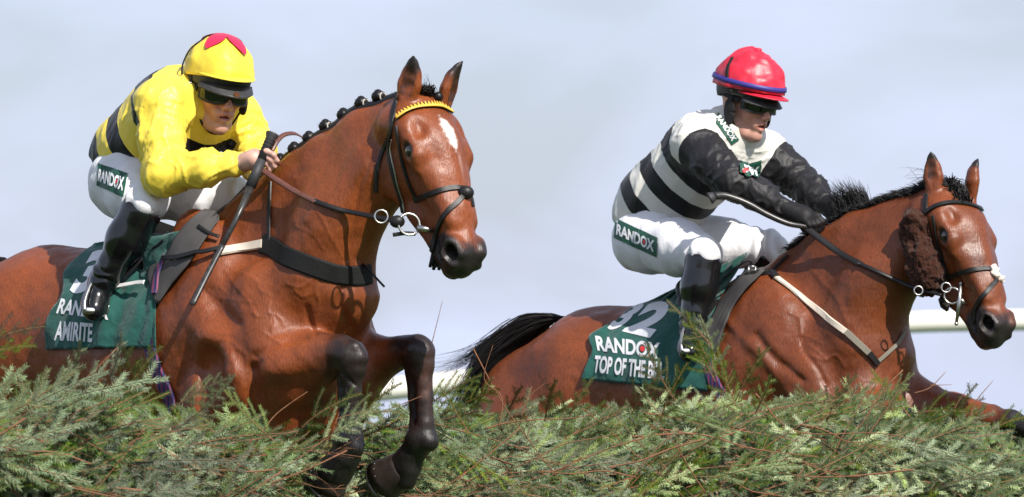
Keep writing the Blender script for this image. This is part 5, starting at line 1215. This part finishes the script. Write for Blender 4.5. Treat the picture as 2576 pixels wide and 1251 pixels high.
air([at(652, 422, hw[1]-.02), at(*K('B', 100, 700), yy(.15)-.02), at(*K('B', 200, 762), yy(.3)-.02), at(*K('B', 292, 806), yy(.42)-.02)], .020, M['brown_leather'], 'rein', br1, bv=BV1)
air([at(*K('B', 285, 803), yy(.42)-.02), at(*K('B', 400, 845), yy(.58)-.02), at(*K('B', 500, 865), yy(.72)-.01), at(*K('B', 600, 885), yy(.85)), at(*K('B', 700, 905), ct1[1])], .017, BL_, 'rein_grip', br1, bv=BV1)
air([at(*K('B', 75, 560), hw[1]), at(*K('B', 100, 515), hw[1]+.02), at(*K('B', 135, 483), hw[1]+.05), at(*K('B', 185, 476), hw[1]+.08), at(*K('B', 225, 497), hw[1]+.12), at(*K('B', 248, 530), hw[1]+.15)], .018, M['brown_leather'], 'rein_loop', br1, nor=(.1, -.8, .9))
air([at(690, 405, hw[1]-.02), at(708, 415, hw[1]+.02), at(722, 432, hw[1]+.06)], .016, M['brown_leather'], 'rein_loop', br1)
# ---- far horse: breastplate and bridle
M['khaki'] = mat('grey_webbing', (.20, .18, .14), .75)
bg2 = thing('breast_plate', hit(BV2, 2060, 760)[0], 'narrow pale breastplate strap across the far horse', 'breastplate'); KH = lambda *a: [K('H', x, y) for x, y in a]
strap(BV2, KH((215, 190), (290, 165), (375, 160)), 14, BL_, 'buckle_strap', bg2, .01, .005, sc=710)
strap(BV2, KH((372, 160), (395, 185)), 20, BL_, 'strap_end', bg2, .012, .005, sc=710)
strap(BV2, KH((392, 180), (500, 262), (620, 350), (740, 445)), 16, M['pale'], 'pale_strap', bg2, .006, .006, sc=710)
strap(BV2, KH((738, 443), (800, 500), (850, 548)), 17, M['khaki'], 'lower_strap', bg2, .006, .006, sc=710)
strap(BV2, KH((848, 545), (870, 570), (890, 600)), 16, BL_, 'breast_ring', bg2, .008, .006, sc=710)
strap(BV2, KH((888, 590), (950, 535), (990, 495), (1018, 440)), 10, M['khaki'], 'far_strap', bg2, .005, .005, sc=710)
strap(BV2, KH((380, 155), (420, 110), (462, 72)), 9, BL_, 'wither_strap', bg2, .006, .005, sc=710)
m = MB()
h_, n_ = hit(BV2, *K('H', 290, 162)); 
if h_ is not None:
    for dx in (-.012, .012): m.tube([h_+n_*.018+np.array([dx, 0, -.015]), h_+n_*.018+np.array([dx, 0, .015])], .003, 6)
    for dz in (-.015, .015): m.tube([h_+n_*.018+np.array([-.012, 0, dz]), h_+n_*.018+np.array([.012, 0, dz])], .003, 6)
    m.build('buckle', M['steel'], bg2)
br2 = thing('bridle', H2.W(HD2(.3, -.1, .08)), 'black bridle with plain browband on the far horse', 'bridle'); KF = lambda *a: [K('F', x, y) for x, y in a]
strap(BV2, KF((775, 330), (772, 370), (775, 420)), 14, BL_, 'headpiece', br2, .004, .005, sc=725)
strap(BV2, KF((778, 410), (820, 385), (870, 370), (925, 368), (985, 378), (1045, 400)), 13, BL_, 'browband', br2, .004, .005, sc=725)
strap(BV2, KF((808, 430), (830, 560), (860, 660), (888, 735)), 9, BL_, 'noseband_cheek', br2, .003, .004, sc=725)
strap(BV2, KF((882, 738), (930, 712), (990, 695), (1050, 688), (1095, 690)), 13, BL_, 'noseband', br2, .003, .005, sc=725)
strap(BV2, KF((1118, 745), (1085, 780), (1045, 830), (1012, 890), (1003, 955)), 13, BL_, 'lower_noseband', br2, .003, .005, sc=725)
M['fleece'] = mat('cream_fleece', (.66, .55, .48), .95, sheen=.5, bump=(90, 1, .006, 4)); M['brown_fleece'] = mat('brown_fleece', (.050, .018, .011), .95, spec=.1, sheen=.12, bump=[(60, 1, .012, 5), (220, .8, .004, 3)])
s = Solid()
for x, y, r_ in ((1100, 690, .016), (1108, 715, .016), (1150, 745, .015), (1165, 752, .013), (1135, 742, .013)):
    h_, n_ = hit(BV2, *K('F', x, y))
    if h_ is not None: s.ball(H2.Lc(h_+n_*.004), r_, .01)
if s.p:
    allc = np.array([p[1] for p in s.p]); ax = [refine(allc[:, i].min()-.05, allc[:, i].max()+.05, .0035, []) for i in range(3)]; P, F = nets(s.grid(ax), ax); N = vnormals(P, F); P = P+N*(.004*fbm(P, 110, 2, 2))[:, None]
    link('fleece_pad', mesh_np('fleece_pad', H2.W(P), F[:, ::-1], M['fleece']), br2)
h_, n_ = hit(BV2, *K('F', 1135, 712))
if h_ is not None: m = MB(); m.ball(h_+n_*.008, .020, 12, (1, .8, 1)); m.build('noseband_knot', BL_, br2)
# woolly cheek piece
s = Solid(); sp = KF((735, 450), (748, 540), (775, 640), (800, 730)); prev = None; cp = []
for i, c in enumerate(spline([np.array([a, b, 0]) for a, b in sp], 4)):
    h_, n_ = hit(BV2, c[0], c[1])
    if h_ is not None: cp.append((H2.Lc(h_+(n_ if n_@ray(*c[:2]) < 0 else -n_)*.012), .046+.010*min(1, i/8)))
s.chain(cp, .02); allc = np.array([c for c, _ in cp]); ax = [refine(allc[:, i].min()-.09, allc[:, i].max()+.09, .0042, []) for i in range(3)]
P, F = nets(s.grid(ax), ax); N = vnormals(P, F); P = P+N*(.011*fbm(P, 38, 2, 3)+.004*noise(P, 120, 7))[:, None]
ck = link('sheepskin_cheekpiece', mesh_np('sheepskin_cheekpiece', H2.W(P), F[:, ::-1], M['brown_fleece']), br2)
ct2 = bit(BV2, K('F', 900, 820), 20, 725, K('F', 968, 862), br2)
m = MB(); m.tube([at(*K('F', 942, 762), ct2[1]-.01), at(*K('F', 935, 860), ct2[1]-.012), at(*K('F', 920, 955), ct2[1]-.01)], [.005, .009, .005], 8)
m.ball(at(*K('F', 942, 760), ct2[1]-.01), .007, 8); m.ball(at(*K('F', 920, 957), ct2[1]-.01), .007, 8); m.build('bit_cheek_bar', M['steel'], br2)
for x, y, r_ in ((870, 780, 12), (735, 795, 11)): m = MB(); m.torus(at(*K('F', x, y), ct2[1]-.005), (.1, -1, .1), r_/725, .003, 20); m.build('bit_ring', M['steel'], br2)
strap(BV2, KF((720, 790), (780, 815), (840, 830), (895, 870)), 22, BL_, 'chin_strap', br2, .012, .012, sc=725)
hw2 = H2.W(p2['haR']); y2 = lambda t: (hw2[1]-.03)*(1-t)+(ct2[1]-.0)*t
air([at(*K('F', 190, 490), y2(0)), at(*K('F', 240, 530), y2(.08)), at(*K('F', 340, 605), y2(.22)), at(*K('F', 450, 665), y2(.38))], .026, BL_, 'rein_grip', br2, bv=BV2)
air([at(*K('F', 445, 662), y2(.38)), at(*K('F', 540, 705), y2(.55)), at(*K('F', 620, 742), y2(.68)), at(*K('F', 712, 780), y2(.82)), at(*K('F', 850, 815), y2(1))], .016, BL_, 'rein', br2, bv=BV2)

# ---- whips held in the hands
M['grip'] = mat('rubber_grip', (.03, .03, .032), .6, bump=(300, .5, .001)); M['whip'] = mat('whip_shaft', (.035, .033, .032), .32, vary=(80, .5))
wh1 = thing('whip', hw, 'black whip pointing down from the near jockey\'s bare hand', 'whip')
a0, a1 = at(686, 336, hw[1]-.01), at(630, 470, hw[1]-.05); m = MB(); m.tube([a0+np.array([0, 0, .0]), a0*.97+a1*.03, a0*.9+a1*.1, a1*.5+a0*.5], [.021, .021, .0155, .0155], 12); m.tube([a1*.5+a0*.5, a1], [.0155, .017], 12)
for k in range(6): c = a0+(a1-a0)*(.06+.06*k); m.torus(c, a1-a0, .0158, .0014, 14)
m.build('grip', M['grip'], wh1)
w_ = [at(630, 470, hw[1]-.05), at(598, 545, hw[1]-.09), at(560, 618, hw[1]-.13), at(520, 695, hw[1]-.17), at(484, 768, hw[1]-.21)]
m = MB(); m.tube(w_[:3], [.014, .009, .008], 10); m.build('shaft', M['whip'], wh1); m = MB(); m.strip(spline(w_[2:], 8), [np.array([-.3, -1, .2])]*17, .019, .007); m.build('flap', M['whip'], wh1)
wh2 = thing('whip', hw2, 'black whip lying back along the far jockey\'s forearm', 'whip')
q2 = [K('E', 1000, 930), K('E', 905, 915), K('E', 800, 870), K('E', 700, 815), K('E', 600, 780), K('E', 545, 780)]
ys = np.linspace(hw2[1]-.03, H2.W(p2['elR'])[1]-.08, 6); pts = spline([at(*q_, y) for q_, y in zip(q2, ys)], 6)
m = MB(); m.tube(pts, list(np.linspace(.009, .014, len(pts))), 10); m.build('shaft', M['whip'], wh2); e_ = at(*K('E', 545, 780), ys[-1]); f_ = at(*K('E', 518, 792), ys[-1]); m = MB(); m.tube([e_, e_*.3+f_*.7, f_], [.015, .021, .023], 12); m.build('grip', M['grip'], wh2)

# ---- patches on the riders' clothes
kp = lambda x, y: K('A', x, y)
q_ = [kp(125, 800), kp(268, 850), kp(248, 965), kp(118, 905)]; rb = rider1
def patch_on(bv, quad, parent, word=True, off=.004):
    print_on(bv, box_mesh(), quad, M['green_patch'], 'patch', parent, off)
    if word: randox(bv, quad_sub(quad, .06, .95, .22, .78), parent, off+.0025)
M['green_patch'] = mat('green_patch', (.010, .075, .045), .6)
patch_on(bb1, q_, rider1)
patch_on(bb2, [K('E', 62, 890), K('E', 268, 985), K('E', 262, 1078), K('E', 55, 985)], rider2)
patch_on(bj2, [K('E', 560, 372), K('E', 662, 505), K('E', 625, 530), K('E', 548, 425)], rider2, False)
print_on(bj2, text_mesh('RANDOX', .03), [K('E', 572, 388), K('E', 650, 500), K('E', 622, 512), K('E', 548, 402)], M['white_print'], 'lettering', rider2, .006)
patch_on(bj2, [K('E', 660, 628), K('E', 770, 600), K('E', 752, 700), K('E', 662, 668)], rider2, False, .010)
print_on(bj2, text_mesh('OX', .035), [K('E', 672, 640), K('E', 752, 622), K('E', 745, 695), K('E', 670, 668)], M['white_print'], 'lettering', rider2, .013)
print_on(bj2, disc_mesh(), [K('E', 672, 655), K('E', 694, 650), K('E', 694, 676), K('E', 674, 672)], M['red_print'], 'red_dot', rider2, .015)

# ------------------------------------------------------------------ MANES AND TAILS
def crest(bv, fr, s_, t_=0.):
    r_ = bv.ray_cast(Vector(fr.W([s_, t_, 1.2])), Vector((0, 0, -1))); return np.array(r_[0]), np.array(r_[1])
def lock(m, pts, w_, nor, k=3):
    m.tube(pts, [w_*(1-.85*(i/(len(pts)-1))**1.5) for i in range(len(pts))], k, cap=False)
r = np.random.default_rng(21); S1 = [HD1.o[0]-.06-i*.02 for i in range(32)]
m = MB(); pr = []
for s_ in np.linspace(hp1[0]-.03, H1.q(560, 505, 0)[0], 34): pr.append(crest(BV1, H1, s_)[0]+np.array([0, 0, -.004]))
m.tube(pr, [.012]+[.020]*(len(pr)-2)+[.014], 8)
for i in range(900):
    k = r.integers(0, len(pr)-1); p = pr[k]+(pr[k+1]-pr[k])*r.random()+np.array([0, 0, .008]); T = nrm(pr[k+1]-pr[k]); d = nrm(-T*r.normal(.1, .5)+np.array([0, 0, 1])*r.uniform(.2, 1)+H1.r*r.normal(0, .8)); ln = r.uniform(.006, .022); lock(m, [p, p+d*ln*.5, p+d*ln], .0012, None)
m.build('mane', M['hair'], horse1)
M['band'] = mat('plait_band', (.40, .37, .32), .6)
for (x, y) in ((600, 297), (517, 342), (430, 400), (343, 453), (262, 515), (190, 572), (122, 630)):
    u, v = K('B', x, y); ls = H1.q(u, v, 0); c, n_ = crest(BV1, H1, ls[0]); c = c*.5+at(u, v, c[1])*.5+np.array([0, 0, .004]); m = MB(); T = nrm(pr[5]-pr[10])
    up = nrm(np.array([0, 0, 1])-T*T[2]); 
    for q_ in range(7): a_ = 2*math.pi*q_/7; m.ball(c+up*.010+(T*math.cos(a_)+H1.r*math.sin(a_))*.011, .0135, 7, (1, 1, 1.15))
    m.ball(c+up*.018, .015, 8)
    for q_ in range(14): d = nrm(up*r.uniform(.2, 1)-T*r.uniform(-.6, 1.2)+H1.r*r.normal(0, .7)); lock(m, [c+d*.012, c+d*.022, c+d*.030+np.array([0, 0, .002])], .0012, None)
    kn = m.build('plait', M['hair'], horse1); m = MB(); m.torus(c+T*.021+up*.002, T+up*.1, .0150, .0026, 16); m.build('plait_band', M['band'], horse1)
# forelock of the near horse
m = MB(); root = H1.W(H1.q(1066, 215, 0)); root = crest(BV1, H1, H1.q(1068, 240, 0)[0])[0]
for i in range(160):
    a_ = root+H1.r*r.normal(0, .012)+np.array([r.normal(0, .012), 0, r.uniform(-.01, .006)]); h1_, _ = hit(BV1, 1092+r.normal(0, 4), 240+r.normal(0, 4)); h1_ = h1_ if h1_ is not None else a_
    b_ = h1_+np.array([0, -.012, .006]); mid = (a_+b_)/2+np.array([0, -.015, .018])+r.normal(0, .004, 3); lock(m, spline([a_, mid, b_], 4), .0022, None)
for i in range(14): d = nrm(np.array([r.normal(-.2, .5), 0, 1])); a_ = root+r.normal(0, .012, 3); lock(m, [a_, a_+d*.02, a_+d*.045+np.array([-.006, 0, 0])], .0010, None)
h1_, n1_ = hit(BV1, 1097, 249)
if h1_ is not None: m.ball(h1_+n1_*.010, .016, 10)
m.build('forelock', M['hair'], horse1)
# loose mane of the far horse
m = MB(); s0, s1 = hp2[0]+.02, H2.q(1990, 650, 0)[0]
for i in range(3600):
    k = r.random(); s_ = s0*(1-k)+s1*k; c, n_ = crest(BV2, H2, s_, r.normal(0, .010)); T = H2.f; side = r.uniform(-.4, 1.); ln = r.uniform(.03, .085)*(1-.35*k)
    d0 = nrm(np.array([0, 0, r.uniform(.15, .8)])+H2.r*side-H2.f*r.uniform(.2, 1.0)); p0 = c-np.array([0, 0, .004]); p1_ = p0+d0*ln*.45; p2_ = p1_+(d0*.55-H2.f*.3+np.array([0, 0, -.35]))*ln*.5
    lock(m, [p0, p1_, p2_], .0017, None)
for i in range(620):      # blown-up tuft by the hands
    k = r.random(); s_ = H2.q(2115+75*k, 590, 0)[0]; c, n_ = crest(BV2, H2, s_, r.normal(0, .008)); ln = r.uniform(.05, .13)*(1.0-.45*abs(k-.35)); d0 = nrm(np.array([0, 0, 1.])-H2.f*r.uniform(.1, .9)+H2.r*r.normal(0, .15))
    lock(m, [c-np.array([0, 0, .005]), c+d0*ln*.5, c+d0*ln+(-H2.f*.25+np.array([0, 0, .05]))*ln*r.uniform(.3, 1)+r.normal(0, .006, 3)], .0014, None)
for i in range(300):      # forelock and wisps at the poll
    c, n_ = crest(BV2, H2, hp2[0]+r.uniform(-.05, .03), r.normal(0, .015)); t_ = hit(BV2, *K('F', 930+r.normal(0, 18), 285+r.normal(0, 12)))[0]
    t_ = t_ if t_ is not None else c; lock(m, spline([c, (c+t_)/2+np.array([0, -.01, .022])+r.normal(0, .006, 3), t_+np.array([0, -.006, r.uniform(-.01, .01)])], 3), .0020, None)
for i in range(26):
    c, n_ = crest(BV2, H2, hp2[0]-.03+r.uniform(-.06, .02)); ln = r.uniform(.06, .16); lock(m, spline([c, c+np.array([-.5, 0, .12+r.normal(0, .15)])*ln, c+np.array([-1, 0, .10+r.normal(0, .25)])*ln], 4), .0010, None)
m.build('mane', M['hair'], horse2)
# tail of the far horse, streaming back and down; docked start of the near one
def tail(fr, path, spread, n, wd, parent, seed, wisps=40):
    r = np.random.default_rng(seed); m = MB(); P = np.array(spline(path, 6)); k = len(P)
    for i in range(n+wisps):
        wsp = i >= n; a_ = r.normal(0, 1); b_ = r.normal(0, 1); end = int(k*r.uniform(.55, 1.0)); st = int(k*r.uniform(0, .35)); a_ = -abs(a_) if wsp else max(-2, min(1.6, a_)); pts = []
        if end-st < 5: end = st+5
        ph = r.uniform(0, 6.28)
        for j in range(st, min(end, k), 2):
            x = j/(k-1); sp_ = spread(x)*(1.25 if wsp else 1); wv = .012*math.sin(ph+7*x)*x*(1.6 if wsp else 1)
            sp_ *= min(1, .3+3*x); pts.append(P[j]+np.array([0, 0, 1])*a_*sp_*.55+fr.r*b_*sp_*.7+np.array([0, 0, 1])*wv+fr.f*a_*sp_*.2+(np.array([-.12*x*x, 0, -.01*x]) if wsp else 0))
        if len(pts) > 2: m.tube(pts, [(wd if not wsp else wd*.45)*(1-.8*(q_/(len(pts)-1))**2) for q_ in range(len(pts))], 3, cap=False)
    return m.build('tail', M['hair'], parent)
y0 = H2.W(H2.q(1395, 778, 0))[1]
tail(H2, [at(1420, 800, y0-.0), at(1371, 805, y0+.02), at(1326, 834, y0+.05), at(1282, 882, y0+.06), at(1242, 939, y0+.07), at(1215, 996, y0+.08), at(1190, 1060, y0+.08), at(1185, 1130, y0+.08)], lambda x: .014+.075*min(1, x*1.9), 1700, .0019, horse2, 3, 90)
tail(H2, [at(1340, 800, y0+.05), at(1270, 835, y0+.09), at(1200, 885, y0+.10), at(1140, 915, y0+.10), at(1075, 925, y0+.1)], lambda x: .015+.030*x, 120, .0010, horse2, 5, 40)
y0 = H1.W(H1.q(20, 650, 0))[1]
tail(H1, [at(35, 662, y0), at(-8, 664, y0+.03), at(-60, 690, y0+.05), at(-110, 800, y0+.06), at(-130, 950, y0+.06), at(-130, 1100, y0+.06)], lambda x: .014+.05*x, 500, .0024, horse1, 9, 30)
# hooves
M['horn'] = mat('hoof_horn', (.032, .022, .018), .5, spec=.4, bump=[(60, .4, .002, 3, (1, 1, 4))], vary=(40, .3))
M['shoe'] = mat('shoe_metal', (.22, .21, .2), .5, metal=1.)
hoof(H1, [H1.q(1014, 1176, -.15), H1.q(962, 1212, -.15)], [0, 1, 0], M['horn'], M['shoe'], horse1)
hoof(H2, [H2.q(2772, 1176, -.15), H2.q(2812, 1210, -.15)], [0, 1, 0], M['horn'], M['shoe'], horse2)
hoof(H1, [H1.q(846, 1180, .14), H1.q(816, 1224, .14)], [0, 1, 0], M['horn'], M['shoe'], horse1)
